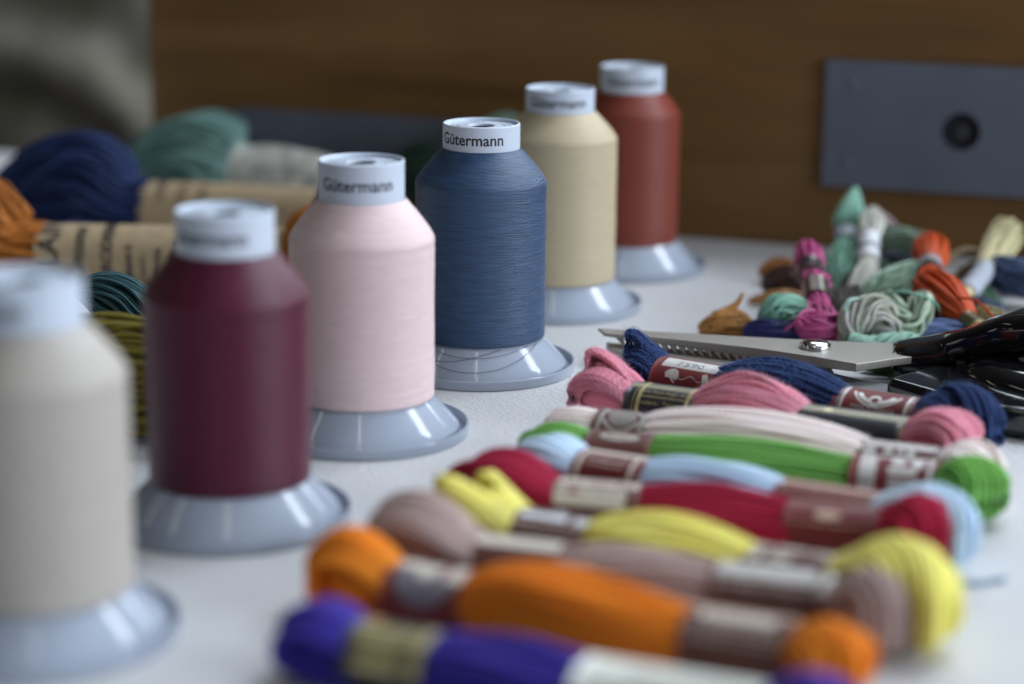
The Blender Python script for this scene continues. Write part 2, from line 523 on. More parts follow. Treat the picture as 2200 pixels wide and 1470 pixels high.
def metal_plate(x0, x1, z0, z1, hole=None, screws=()):
    bm = bmesh.new()
    outer = [(x0, z0), (x1, z0), (x1, z1), (x0, z1)]
    vs = [bm.verts.new((x, -1.5, z)) for x, z in outer]
    es = [bm.edges.new((vs[i], vs[(i + 1) % 4])) for i in range(4)]
    if hole:
        hx, hz, hr = hole
        hv = [bm.verts.new((hx + hr * math.cos(a), -1.5, hz + hr * math.sin(a))) for a in np.linspace(0, 2 * math.pi, 40, endpoint=False)]
        es += [bm.edges.new((hv[i], hv[(i + 1) % 40])) for i in range(40)]
    bmesh.ops.triangle_fill(bm, use_beauty=True, use_dissolve=False, edges=es)
    ret = bmesh.ops.extrude_face_region(bm, geom=list(bm.faces))
    for v in ret['geom']:
        if isinstance(v, bmesh.types.BMVert): v.co.y = 1.8
    p = from_bm('metal_plate', bm, PLATE, board)
    if hole:
        V, F = lathe([(hr + .9, 1.2), (hr + .4, 1.9), (hr - .6, 1.6), (hr - .8, -1.3), (0.01, -1.35)], 48)
        b = mk('bolt_hole', np.stack([V[:, 0] + hx, -V[:, 2], V[:, 1] + hz], 1), F, HOLE, p)
        V, F = lathe([(0.01, .2), (hr * .5, .2), (hr * .58, -.4), (hr * .58, -1.2)], 32)
        mk('bolt', np.stack([V[:, 0] + hx - 1.2, -V[:, 2], V[:, 1] + hz - .8], 1), F, BLACK_RUB, b)
    for x, z in screws:
        V, F = lathe([(3.4, -1.4), (3.2, 1.55), (2.6, 1.75), (0.01, 1.7)], 32)
        mk('screw', np.stack([V[:, 0] + x, -V[:, 2], V[:, 1] + z], 1), F, PLATE, p)
    return p


metal_plate(44, 236, 34.5, 101.5, hole=(116, 67.2, 9.2), screws=((58, 89), (57, 47), (222, 90)))
metal_plate(-300, -120, -0.5 + 6, 58, screws=((-288, 46), (-132, 46)))

# cloth hanging far behind on the left
u = np.linspace(-760, 130, 150); v = np.linspace(-420, 420, 140)
U, Vv = np.meshgrid(u, v, indexing='ij')
rg = np.random.default_rng(4)


def ridge(pts, wid, h):
    d = np.full(U.shape, 1e9)
    for (a, b), (c, e) in zip(pts[:-1], pts[1:]):
        ax = np.array([c - a, e - b], float); L2 = ax @ ax
        t = np.clip(((U - a) * ax[0] + (Vv - b) * ax[1]) / L2, 0, 1)
        d = np.minimum(d, np.hypot(U - a - t * ax[0], Vv - b - t * ax[1]))
    return h * np.exp(-(d / wid) ** 2)


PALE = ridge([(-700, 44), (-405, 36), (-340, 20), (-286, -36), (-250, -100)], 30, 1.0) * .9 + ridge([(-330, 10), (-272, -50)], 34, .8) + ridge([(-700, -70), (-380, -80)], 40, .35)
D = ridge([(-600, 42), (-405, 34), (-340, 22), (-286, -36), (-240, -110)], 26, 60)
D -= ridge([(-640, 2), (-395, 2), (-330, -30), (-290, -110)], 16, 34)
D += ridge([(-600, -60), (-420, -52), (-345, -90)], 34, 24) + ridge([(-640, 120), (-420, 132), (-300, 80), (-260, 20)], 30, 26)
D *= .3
for k in range(14):
    a, b = rg.uniform(-.02, .02, 2); D += 4 * np.sin(a * U + b * Vv + rg.uniform(0, 6))
X = U; Y = 1760 - D - 0.0 * U; Z = Vv
Vc = np.stack([X, Y, Z], -1).reshape(-1, 3)
Vb = Vc + np.array([0, 6.0, 0])
idx = np.arange(U.size).reshape(U.shape)
F1 = np.stack([idx[:-1, :-1], idx[1:, :-1], idx[1:, 1:], idx[:-1, 1:]], -1).reshape(-1, 4)
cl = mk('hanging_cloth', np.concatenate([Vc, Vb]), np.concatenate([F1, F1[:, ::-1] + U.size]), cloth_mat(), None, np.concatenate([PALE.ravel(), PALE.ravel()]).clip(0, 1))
tag(cl, 'rumpled grey-green mottled cloth hanging far behind the table, left of the brown board', 'cloth')


# ------------------------------------------------------------------ printing on curved surfaces
def text_geo(body, size, bold=0.0, align='CENTER', sx=1.0, cuts=2):
    cu = bpy.data.curves.new('txt', 'FONT')
    cu.body = body; cu.size = size; cu.align_x = align; cu.align_y = 'BOTTOM_BASELINE' if False else 'TOP_BASELINE'
    cu.offset = bold
    cu.resolution_u = 3
    to = bpy.data.objects.new('txt', cu)
    COL.objects.link(to)
    bpy.context.view_layer.update()
    dg = bpy.context.evaluated_depsgraph_get()
    me = bpy.data.meshes.new_from_object(to.evaluated_get(dg))
    bm = bmesh.new(); bm.from_mesh(me)
    bmesh.ops.triangulate(bm, faces=bm.faces)
    for _ in range(cuts):
        long = [e for e in bm.edges if e.calc_length() > size * 0.12]
        if not long: break
        bmesh.ops.subdivide_edges(bm, edges=long, cuts=1)
        bmesh.ops.triangulate(bm, faces=[f for f in bm.faces if len(f.verts) > 3])
    bm.verts.index_update()
    V = np.array([(v.co.x * sx, v.co.y) for v in bm.verts]) if len(bm.verts) else np.zeros((0, 2))
    F = [tuple(v.index for v in f.verts) for f in bm.faces]
    bm.free()
    bpy.data.objects.remove(to); bpy.data.curves.remove(cu); bpy.data.meshes.remove(me)
    return V, F


def rect_geo(x0, y0, x1, y1, step=0.8):
    nx = max(2, int(abs(x1 - x0) / step) + 1); ny = max(2, int(abs(y1 - y0) / step) + 1)
    X, Y = np.meshgrid(np.linspace(x0, x1, nx), np.linspace(y0, y1, ny), indexing='ij')
    i = np.arange(nx * ny).reshape(nx, ny)
    return np.stack([X, Y], -1).reshape(-1, 2), [tuple(f) for f in np.stack([i[:-1, :-1], i[1:, :-1], i[1:, 1:], i[:-1, 1:]], -1).reshape(-1, 4)]


def ring_geo(cx, cy, r0, r1, a0=0, a1=360, n=40, sx=1.0, m=3):
    A = np.radians(np.linspace(a0, a1, n)); Rr = np.linspace(max(r0, 1e-3), r1, m)
    X = cx + sx * Rr[:, None] * np.cos(A); Y = cy + Rr[:, None] * np.sin(A)
    i = np.arange(m * n).reshape(m, n)
    return np.stack([X, Y], -1).reshape(-1, 2), [tuple(f) for f in np.stack([i[:-1, :-1], i[:-1, 1:], i[1:, 1:], i[1:, :-1]], -1).reshape(-1, 4)]


def poly_geo(pts):
    """filled outline, cut fine enough to wrap"""
    bm = bmesh.new()
    vs = [bm.verts.new((x, y, 0)) for x, y in pts]
    bm.faces.new(vs); bmesh.ops.triangulate(bm, faces=bm.faces)
    bmesh.ops.subdivide_edges(bm, edges=bm.edges, cuts=1)
    bmesh.ops.triangulate(bm, faces=bm.faces)
    bm.verts.index_update()
    V = np.array([(v.co.x, v.co.y) for v in bm.verts]); F = [tuple(v.index for v in f.verts) for f in bm.faces]
    bm.free()
    return V, F


def merge2d(gs):
    V, F, n = [], [], 0
    for v, f in gs:
        V.append(v); F += [tuple(i + n for i in q) for q in f]; n += len(v)
    return np.concatenate(V), F


def printed(name, gs, mp, mat, parent, off=0.06):
    V, F = merge2d(gs)
    return mk(name, mp(V[:, 0], V[:, 1], off), F, mat, parent)


class Band:
    """paper band round an elliptic section; u runs along x, v down the camera side from the top line"""
    def __init__(s, x0, x1, a, b, zc, ex=2.3):
        s.x0, s.x1, s.a, s.b, s.zc = x0, x1, a, b, zc
        t = np.linspace(-math.pi, math.pi, 721)
        f = lambda q: np.sign(q) * np.abs(q) ** (2 / ex)
        s.y = -a * f(np.sin(t)); s.z = zc + b * f(np.cos(t))
        s.s = np.concatenate([[0], np.cumsum(np.hypot(np.diff(s.y), np.diff(s.z)))]); s.s -= s.s[360]
        s.L = s.s[-1] - s.s[0]

    def pt(s, u, v, off):                            # for print: v measured from a line just below the top
        return s.at(u, np.asarray(v, float) + 2.4, off)

    def at(s, u, v, off):
        u = np.asarray(u, float); v = np.clip(np.asarray(v, float), s.s[0], s.s[-1])
        y = np.interp(v, s.s, s.y); z = np.interp(v, s.s, s.z)
        e = 0.25
        dy = np.interp(np.clip(v + e, s.s[0], s.s[-1]), s.s, s.y) - np.interp(np.clip(v - e, s.s[0], s.s[-1]), s.s, s.y)
        dz = np.interp(np.clip(v + e, s.s[0], s.s[-1]), s.s, s.z) - np.interp(np.clip(v - e, s.s[0], s.s[-1]), s.s, s.z)
        l = np.hypot(dy, dz) + 1e-9
        ny, nz = dz / l, -dy / l
        return np.stack([s.x0 + u, y + off * ny, z + off * nz], -1)

    def sheet(s, name, mat, parent, thick=0.25, seed=0):
        nv = 72; vs = np.linspace(s.s[0], s.s[-1], nv + 1)[:-1]
        us = np.linspace(0, s.x1 - s.x0, 14)
        rg = np.random.default_rng(seed)
        k1, k2 = rg.uniform(0, 6.28, 2)
        O = []
        for off in (0.0, -thick):
            P = s.at(us[:, None] + 0 * vs[None], vs[None] + 0 * us[:, None], off)
            O.append(P)
        n = len(us)
        i0 = np.arange(n * nv).reshape(n, nv); i1 = i0 + n * nv
        f = lambda i: np.stack([i[:-1], np.roll(i, -1, 1)[:-1], np.roll(i, -1, 1)[1:], i[1:]], -1).reshape(-1, 4)
        F = [f(i0), f(i1)[:, ::-1]]
        for r in (0, n - 1):
            F.append(np.stack([i0[r], np.roll(i0[r], -1), np.roll(i1[r], -1), i1[r]], -1))
        return mk(name, np.concatenate([O[0].reshape(-1, 3), O[1].reshape(-1, 3)]), np.concatenate(F), mat, parent)


# ------------------------------------------------------------------ thread spools
H = 103.5


def spool(x, y, label, col, neck, shoulder, r, text_rot, seed, bottom=14.8, taper=0.0, mkw={}, thread_name='thread_winding'):
    root = empty('thread_spool', (x, y, 0), 0)
    tag(root, label, 'thread spool', 'row of cone spools of sewing thread on the white table')
    # base: outer lip, groove, cone
    X_ = None
    pr = [(36, 0.15), (39.8, 0.15), X_, (39.95, 0.3), (40.05, 3.6), X_, (39.85, 3.95), X_, (39.2, 4.0), X_, (38.9, 3.7), (38.5, 1.2), X_, (36.9, 1.0), X_, (36.6, 1.2), (36.3, 3.0), X_,
          (36.0, 3.5), (34, 5.6), (30, 9.8), (26, 14.0), (21, 19.0), X_, (15.2, 26), (15, H - 8)]
    V, F = lathe(pr, 128)
    base = mk('plastic_base', V, F, PLASTIC, root)
    base.data.set_sharp_from_angle(angle=R(40)) if hasattr(base.data, 'set_sharp_from_angle') else None
    # thread body, dense rings with the slight unevenness of winding
    zt = H - neck; zs = H - shoulder
    prof = []
    for z in np.arange(bottom, zs - 3, 0.5):
        prof.append((r - taper * (zs - z) / 60, z))
    for t in np.linspace(0, 1, 34):
        # rounded shoulder, then nearly straight cone to the neck
        z = zs - 3 + (zt + 0.6 - zs + 3) * t
        rr = 16.3 + (r - 16.3) * (1 - max(0, (t - .06) / .94) ** 1.22)
        prof.append((rr, z))
    rg = np.random.default_rng(seed)
    pz = np.array(prof)
    n = rg.normal(0, 1, len(pz)); n = np.convolve(n, [.25, .5, .25], 'same'); lo = np.convolve(rg.normal(0, 1, len(pz)), np.ones(15) / 15, 'same')
    pz[:, 0] += 0.045 * n + 0.18 * lo
    pz = np.concatenate([[(24.5, bottom - .02), (pz[0, 0] - .8, bottom - .05)], pz])
    V, F = lathe(pz, 144)
    mk(thread_name, V, F, thread_mat('thread_' + str(seed), col, **mkw), root)
    # cap: white tube with a rolled lip, a recessed disc and the hole through it
    pr = [(15.9, zt - 6), (15.9, H - 0.6), None, (15.9, H - .25), (15.6, H), (15.2, H - .05), None, (14.95, H - .4), (14.8, H - 1.5)]
    V, F = lathe(pr, 112)
    cap = mk('cap', V, F, CAPW, root)
    V, F = lathe([(14.85, H - 1.5), (13.8, H - 1.35), (6.2, H - 1.3), (5.7, H - 1.15), (5.3, H - 1.3), (5.2, H - 2.2)], 96)
    disc = mk('cap_disc', V, F, CAPW, cap)
    V, F = lathe([(5.2, H - 2.1), (5.1, H - 14), (0.01, H - 14)], 64)
    mk('centre_hole', V, F, HOLE, cap)
    # the maker's word round the cap
    zb = zt + (15.5 - neck) * 0.0 + (neck - 10.8) * 0.46 + 3.4
    V, F = text_geo('Gütermann', 6.5, bold=0.10, sx=0.97)
    Rr = 15.98
    a = V[:, 0] / Rr + R(text_rot)
    P = np.stack([Rr * np.sin(a), -Rr * np.cos(a), zb + V[:, 1]], -1)
    mk('lettering', P, F, INK, cap)
    # small grey print round the hole
    gs = []
    for k in range(4):
        for j in range(11):
            if rg.uniform() < .25: continue
            a0 = 90 * k + 14 + j * 4.2 + seed * 17
            gs.append(ring_geo(0, 0, 9.0, 10.3 + rg.uniform(-.3, .4), a0, a0 + 2.2, n=3, m=2))
            if j % 2: gs.append(ring_geo(0, 0, 11.3, 12.3, a0, a0 + 3.4, n=3, m=2))
    V, F = merge2d(gs)
    mk('printed_marks', np.stack([V[:, 0], V[:, 1], np.full(len(V), H - 1.18)], -1), F, GREYINK, cap)
    return root


spool(-133.6, 584.1, 'off-white thread spool, cut by the left edge of the photo, nearest of the row', (0.45, 0.405, 0.355), 13.5, 25, 27.2, -40, 1,
      mkw=dict(streak=.07, bump=.7))
spool(-92.4, 688.9, 'dark burgundy thread spool between the off-white and the pale pink spools', (0.085, 0.0085, 0.026), 14.0, 25.5, 27.0, -18, 2, taper=.5,
      mkw=dict(streak=.16, spec=.34, rough=.34, bump=.7))
spool(-55.9, 792.9, 'pale pink thread spool between the burgundy and the steel blue spools', (0.78, 0.60, 0.585), 15.0, 27, 26.9, -3, 3,
      mkw=dict(streak=.06, bump=.9))
blue = spool(-13.4, 890.8, 'steel blue thread spool with loose threads lying on its base, sharpest of the row', (0.030, 0.068, 0.142), 10.8, 22, 27.1, -17, 4,
             mkw=dict(streak=.36, bump=1.0, spec=.50, rough=.36))
spool(21.1, 1007.4, 'beige thread spool between the steel blue and the rust red spools', (0.52, 0.43, 0.28), 11.2, 21, 26.8, -6, 5, mkw=dict(streak=.07))
spool(58.9, 1097.1, 'rust red thread spool farthest away at the back of the row', (0.20, 0.045, 0.030), 13.0, 21.5, 24.6, -1, 6, mkw=dict(streak=.07))

# loose threads on the blue spool's base
BLUE_T = plain('loose_blue_thread', (0.05, 0.08, 0.15), rough=.6)
Ps = []
for a0, a1, dip in ((-75, 62, 7.2), (-60, 48, 2.6), (-90, 20, 4.4)):
    t = np.linspace(0, 1, 60); a = np.radians(a0 + (a1 - a0) * t)
    rr = 26.9 + dip * np.sin(np.pi * t) ** 1.4
    zz = 14.4 - (rr - 26) * 1.045 + 0.32
    Ps.append(np.stack([rr * np.sin(a), -rr * np.cos(a), zz], -1))
V, F, rv = tubes(np.array(Ps), 0.10, k=6)
mk('loose_thread', V, F, BLUE_T, blue)


# ------------------------------------------------------------------ wool skeins
def strands_mid(x0, x1, aL, bL, aM, bM, rs, n, rng, pw=0.8, skew=0.0):
    t = np.linspace(0, 1, n)
    tt = t ** (1.0 + skew) if skew >= 0 else 1 - (1 - t) ** (1 - skew)
    sh = np.sin(np.pi * tt) ** pw
    a = aL + (aM - aL) * sh; b = bL + (bM - bL) * sh
    zc = bL + (bM - bL) * sh * 0.92 + .2
    P = []
    qa, qb, qc = rng.uniform(0, 6.28, 3)
    for ring, cnt in ((1.0, int(2 * np.pi * math.sqrt((aM ** 2 + bM ** 2) / 2) / (2 * rs) * 0.98)), (0.72, int(2 * np.pi * aM * .7 / (2 * rs) * .7))):
        for i in range(cnt):
            ph = 2 * np.pi * (i + rng.uniform(-.25, .25)) / cnt
            rho = ring * (1 - rs / aM) * rng.uniform(.93, 1.02)
            ph_t = ph + rng.normal(0, .05) * np.sin(2 * np.pi * (t * rng.uniform(.5, 1.2) + rng.uniform())) + rng.normal(0, .10) * (t - .5)
            k = rho * (1 + (.05 * np.sin(3 * ph + qa + 2.5 * t) + .045 * np.sin(5 * ph + qb - 3 * t)) * np.sin(np.pi * t)) * (1 + .03 * np.sin(2 * np.pi * (t * rng.uniform(.8, 2) + rng.uniform())))
            P.append(np.stack([x0 + (x1 - x0) * t, a * k * np.cos(ph_t), np.maximum(zc + b * k * np.sin(ph_t), rs)], -1))
    core = loft(np.stack([x0 + (x1 - x0) * t, 0 * t, zc], -1), a * .88, b * .88)
    return np.array(P), core


def strands_loop(xe, sgn, L, yaw, pitch, aL, bL, flare, rs, cnt, n, rng, y_off=0.0, sel=(0.0, 1.0), tip=0.75, zlift=0.0):
    """loops leaving the band at x=xe, curling round at distance L; yaw>0 bends to the camera"""
    kap = yaw / L if abs(yaw) > 1e-3 else 1e-6
    kp = pitch / L if abs(pitch) > 1e-3 else 1e-6

    def place(d, cy, cz):
        ax = np.sin(kap * d) / kap; ay = -(1 - np.cos(kap * d)) / kap
        az = (1 - np.cos(kp * d)) / kp
        h = kap * d
        return np.stack([xe + sgn * (ax - cy * 0 + (-np.sin(h)) * (-cy) * -1 * 1.0 * 0 + np.sin(h) * cy), ay + cy * np.cos(h) + y_off * (d / L), bL + .2 + az + cz + zlift * (d / L)], -1)

    P = []
    pa, pb, pc = rng.uniform(0, 6.28, 3)
    u = np.linspace(0, 1, n)
    for lay, (rho, frac, share) in enumerate(((1.0, 1.0, .62), (.6, .8, .38))):
        c = max(3, int(cnt * share))
        for i in range(c):
            f = sel[0] + (sel[1] - sel[0]) * (i + .5 + rng.uniform(-.3, .3)) / c
            cy0 = aL * rho * (-math.cos(math.pi * f)) * (1 - rs / aL)
            hz = math.sqrt(max(0.02, 1 - (cy0 / aL) ** 2 * .92)) * bL * rho * (1 - rs / bL)
            cy1 = cy0 * rng.uniform(.7, 1.05) + rng.normal(0, aL * .10)
            Li = L * frac * rng.uniform(.92, 1.0) * (1 - .20 * (cy0 / aL) ** 2)
            d = Li * np.sin(np.pi * u) ** tip
            irr = .5 * math.sin(7 * f + pa) + .5 * math.sin(13 * f + pb)
            d = d * (1 + .07 * irr)
            fl = (1 + .10 * irr * np.sin(np.pi * u) ** .7) * (1 + .04 * rng.normal() * np.sin(np.pi * u)) + flare * 1.3 * np.sin(np.pi * .82 * (np.maximum(0, d - 4) / (L - 4)) ** .85)
            wv = (1 + np.cos(np.pi * u)) / 2
            cy = (cy0 * wv + cy1 * (1 - wv)) * (1 + (fl - 1) * .38)
            # keep the section open until near the tip
            op = np.cos(np.pi * u); op = np.sign(op) * np.abs(op) ** 0.36
            cz = hz * op * fl + bL * (fl - 1) * .8
            cy = cy + rng.normal(0, .25) * np.sin(2 * np.pi * u)
            p = place(d, cy, cz)
            p[:, 2] = np.maximum(p[:, 2], rs * .95)
            P.append(p)
    dd = np.linspace(0, L * .9, 16)
    k = np.maximum(0.02, 1 - (dd / (L * .93)) ** 3) ** .5 * (1 + flare * 1.25 * np.sin(np.pi * .82 * (np.maximum(0, dd - 4) / (L - 4)) ** .85))
    yc = -aL * math.cos(math.pi * (sel[0] + sel[1]) / 2) * .7
    C = place(dd, 0 * dd + yc, 0 * dd)
    C[:, 2] = np.maximum(C[:, 2] + bL * (k - 1).clip(0) * .8, bL * .8 * k)
    wd = (sel[1] - sel[0])
    core = loft(C, aL * .86 * np.minimum(k, 1 + (k - 1) * .38) * max(wd, .35), bL * .86 * k)
    return np.array(P), core


def fuzz(P, rs, cnt, rng, ln=2.0, w=0.03):
    """stray fibres standing off the yarn"""
    ns, n, _ = P.shape
    i = rng.integers(0, ns, cnt); j = rng.integers(1, n - 1, cnt)
    p = P[i, j]; t = P[i, np.minimum(j + 1, n - 1)] - P[i, j - 1]
    t /= np.linalg.norm(t, axis=1, keepdims=True) + 1e-9
    d = rng.normal(0, 1, (cnt, 3)); d -= (d * t).sum(1, keepdims=True) * t; d /= np.linalg.norm(d, axis=1, keepdims=True)
    l = ln * rng.uniform(.4, 1.2, (cnt, 1))
    s0 = p + d * rs * .8
    s1 = s0 + d * l * .35 + t * l * rng.uniform(-.4, .4, (cnt, 1))
    s2 = s1 + d * l * .25 + t * l * rng.normal(0, .5, (cnt, 1)) + rng.normal(0, .25, (cnt, 3))
    s3 = s2 + rng.normal(0, .45, (cnt, 3))
    return tubes(np.stack([s0, s1, s2, s3], 1), w, k=3, rng=rng)


def wool_skein(label, col, A, B, w1, w2, ends, mats, aL=11.2, bL=8.8, aM=14.5, bM=12, rs=1.15, seed=0, near=1, tops=(0, 0), fz=0, prints=None, pw=.8, skew=0.0, paperlab=(None, None), b1=None, b2=None):
    """A and B: centres of the two paper bands on the table; ends: lobe lists for the left and right loops"""
    rng = np.random.default_rng(seed)
    A = np.array(A, float) * .988; B = np.array(B, float) * .988
    d = np.linalg.norm(B - A); ang = math.atan2(B[1] - A[1], B[0] - A[0]); mid = (A + B) / 2
    tilt = math.atan2(tops[0] - tops[1], d)
    root = empty('wool_skein', (mid[0], mid[1], (tops[0] + tops[1]) / 2), ang, tilt)
    tag(root, label, 'wool skein', 'row of tapestry wool skeins with two paper bands')
    ymat = yarn_mat('wool_' + str(seed), col, sheen=.5, sss=.5)
    n = 66 if near else 40; k = 12 if near else 8
    lb = dict(lobes=3, amp=.11, twist=.85) if near else dict(lobes=0)
    x1a, x1b, x2a, x2b = -d / 2 - w1 / 2, -d / 2 + w1 / 2, d / 2 - w2 / 2, d / 2 + w2 / 2
    P, core = strands_mid(x1b - 4, x2a + 4, aL - .4, bL - .4, aM, bM, rs, n, rng, pw, skew)
    g = [tubes(P, rs, k=k, rng=rng, **lb), core]
    if fz: g.append(fuzz(P, rs, fz, rng))
    V, F, rv = join_geo(g)
    mk('middle_strands', V, F, ymat, root, rv)
    for sgn, xe, lobes in ((-1, x1a + 4, ends[0]), (1, x2b - 4, ends[1])):
        g = []
        for lo in lobes:
            L = lo['L'] + 4
            P, core = strands_loop(xe, sgn, L, lo.get('yaw', 0), lo.get('pitch', 0), aL - .4, bL - .4, lo.get('flare', .35), rs,
                                   lo.get('n', 34), 46 if near else 30, rng, lo.get('y', 0), lo.get('sel', (0, 1)), lo.get('tip', .75), lo.get('z', 0))
            g += [tubes(P, rs, k=k, rng=rng, **lb), core]
            if fz: g.append(fuzz(P, rs, fz // 3, rng))
        V, F, rv = join_geo(g)
        mk('end_loop', V, F, ymat, root, rv)
    bands = []
    for i, (x0, x1, m) in enumerate(((x1a, x1b, mats[0]), (x2a, x2b, mats[1]))):
        bd = Band(x0, x1, aL + .25, bL + .25, bL + .35)
        sh = bd.sheet('paper_band', m, root, seed=seed + i)
        if paperlab[i]: sh['label'] = paperlab[i]
        bands.append((bd, sh))
    if prints:
        prints(bands[0], bands[1])
    return root


# print layouts -----------------------------------------------------------
def fine_print(bd, sh, mat, rows, seed, x0=2.0, x1=None, h=.55):
    """rows of print too small to read"""
    rg = np.random.default_rng(seed); w_ = bd.x1 - bd.x0; x1 = x1 or w_ - 2
    g = []
    for v in rows:
        x = x0
        while x < x1 - 1:
            l_ = rg.uniform(.8, 3.0)
            g.append(rect_geo(x, v, min(x + l_, x1), v + h * rg.uniform(.7, 1.3), step=1.2)); x += l_ + rg.uniform(.35, .9)
    printed('fine_print', g, bd.pt, mat, sh, .14)


def pr_navy(b1, b2):
    bd, sh = b1
    w_ = bd.x1 - bd.x0
    printed('silver_strip', [rect_geo(3.4, -3.4, w_ - .6, 4.6)], bd.pt, SILVER, sh)
    V, F = text_geo('7590', 5.0, bold=0.02, sx=1.15)
    V = V + np.array([w_ * .52, 0]); V[:, 1] = 3.2 - V[:, 1]
    mk('lettering', bd.pt(V[:, 0], V[:, 1], .11), F, plain('pen_ink', (.10, .10, .11), rough=.5), sh)
    # a hand drawing a thread out of a bobbin
    g = [poly_geo([(6.2, 7.6), (7.6, 6.0), (9.6, 5.2), (11.4, 6.2), (12.2, 8.4), (11.6, 10.2), (10.4, 9.2), (9.6, 10.2), (8.2, 9.4), (6.8, 9.6)]),
         poly_geo([(9.0, 10.2), (9.9, 9.4), (11.0, 11.2), (10.5, 11.6)]), poly_geo([(21.4, 6.2), (23.2, 5.6), (25, 9), (25.6, 12.4), (22.2, 12.6), (22.0, 9)])]
    t = np.linspace(0, 1, 30)
    yy = 8.6 + .9 * np.sin(t * 9)
    for q in range(29):
        g.append((np.array([(11.8 + 10 * t[q], yy[q]), (11.8 + 10 * t[q + 1], yy[q + 1]), (11.8 + 10 * t[q + 1], yy[q + 1] + .28), (11.8 + 10 * t[q], yy[q] + .28)]), [(0, 1, 2, 3)]))
    printed('printed_emblem', g, bd.pt, SILVER, sh)
    bd, sh = b2
    w_ = bd.x1 - bd.x0
    g = [rect_geo(3.6, -6, 4.8, 15), rect_geo(w_ - 4.8, -6, w_ - 3.6, 15), rect_geo(3.6, -6.6, w_ - 3.6, -5.7)]
    for q in np.arange(-5, 15, .9): g.append(rect_geo(2.4, q, 3.1, q + .4)); g.append(rect_geo(w_ - 3.1, q, w_ - 2.4, q + .4))
    c = w_ / 2
    g += [ring_geo(c, -1.6, 8.6, 9.4, 8, 172, 40), ring_geo(c, -1.6, 6.2, 8.0, 18, 78, 40), ring_geo(c, -1.6, 6.2, 8.0, 102, 162, 40), ring_geo(c, 4.2, 1.6, 2.9, 0, 360, 30, sx=.85)]
    printed('printed_emblem', g, bd.pt, SILVER, sh)
    V, F = text_geo('MADE IN FRANCE', 2.0, sx=1.05)
    mk('lettering', bd.pt(V[:, 0] + c, 9.0 - V[:, 1], .1), F, SILVER, sh)


def pr_pink(b1, b2):
    bd, sh = b1
    w_ = bd.x1 - bd.x0
    g = [rect_geo(5.2, -9, 6.6, 18), rect_geo(w_ - 4.6, -9, w_ - 3.2, 18), rect_geo(6.6, 6.2, w_ - 4.6, 6.6)]
    for q in np.arange(-8, 18, .8): g.append(rect_geo(3.6, q, 4.2, q + .35)); g.append(rect_geo(w_ - 2.4, q, w_ - 1.8, q + .35))
    printed('gold_lines', g, bd.pt, GOLD, sh)
    printed('gold_stripe', [rect_geo(0, -3.0, w_, 1.4)], bd.pt, OLIVEG, sh, .04)
    g = []
    for txt, v, s_ in (('100% Pure virgin wool', 4.6, 2.6), ('Broderie - Tapisserie', 9.8, 2.5)):
        V, F = text_geo(txt, s_, sx=.92)
        g.append((np.stack([V[:, 0] + w_ * .53, v - V[:, 1]], -1), F))
    printed('lettering', g, bd.pt, GOLD, sh, .1)
    bd, sh = b2
    w_ = bd.x1 - bd.x0
    printed('gold_stripe', [rect_geo(0, -3.0, w_, 1.6), rect_geo(w_ - 1.4, 1.6, w_, 18)], bd.pt, OLIVEG, sh)
    printed('gold_emblem', [ring_geo(w_ * .30, -.4, 0, 1.7, 0, 360, 24), rect_geo(1, 1.9, w_ - 2, 2.2)], bd.pt, GOLD, sh, .09)


def pr_pale(b1, b2):
    bd, sh = b1; w_ = bd.x1 - bd.x0; c = w_ * .5
    g = [ring_geo(c, 2.0, r_, r_ + .75, 0, 360, 40) for r_ in (0.2, 1.5, 2.8, 4.1)] + [rect_geo(w_ - 3.6, -8, w_ - 1.6, 14), rect_geo(2.0, -8, 3.6, 14)]
    g += [ring_geo(c, 2.0, 6.0, 7.6, 200, 340, 30), ring_geo(c, 2, 6.0, 7.6, 20, 160, 30)]
    printed('printed_emblem', g, bd.pt, plain('dull_silver_print', (.34, .32, .29), rough=.4), sh)
    bd, sh = b2; w_ = bd.x1 - bd.x0
    g = [rect_geo(2.2, -4.2, w_ - 1.0, 1.0), rect_geo(3.0, 2.6, 7, 13), rect_geo(10, 2.6, 13, 5), rect_geo(10, 7, 16, 13), rect_geo(18, 2.4, 20.5, 13), rect_geo(14.5, 2.6, 17, 4.6)]
    printed('printed_pattern', g, bd.pt, SILVER, sh)
    fine_print(b2[0], b2[1], BROWNP, (-2.8, -.8), 14)


def pr_green(b1, b2):
    bd, sh = b1; w_ = bd.x1 - bd.x0
    printed('cream_oval', [ring_geo(w_ * .5, 1.0, 0, 2.7, 0, 360, 40, sx=2.6, m=5)], bd.pt, plain('dull_cream_print', (.44, .39, .33), rough=.45), sh)
    bd, sh = b2; w_ = bd.x1 - bd.x0
    g = [rect_geo(2.5, -6, w_ - 2, -3.2), rect_geo(3, -2.0, 8.6, 14), rect_geo(13.4, -2.2, 17.8, 3), rect_geo(12.6, 4, 22, 7), rect_geo(20, -2.2, 24, 3.4), rect_geo(13, 8.4, 23, 14), rect_geo(w_ - 3.4, -3, w_ - 2, 14)]
    printed('printed_pattern', g, bd.pt, SILVER, sh)
    fine_print(b1[0], b1[1], BROWNP, (.2, 1.6), 15, 7, 16)
    fine_print(b2[0], b2[1], MAROON, (0, 2, 9.8), 16)


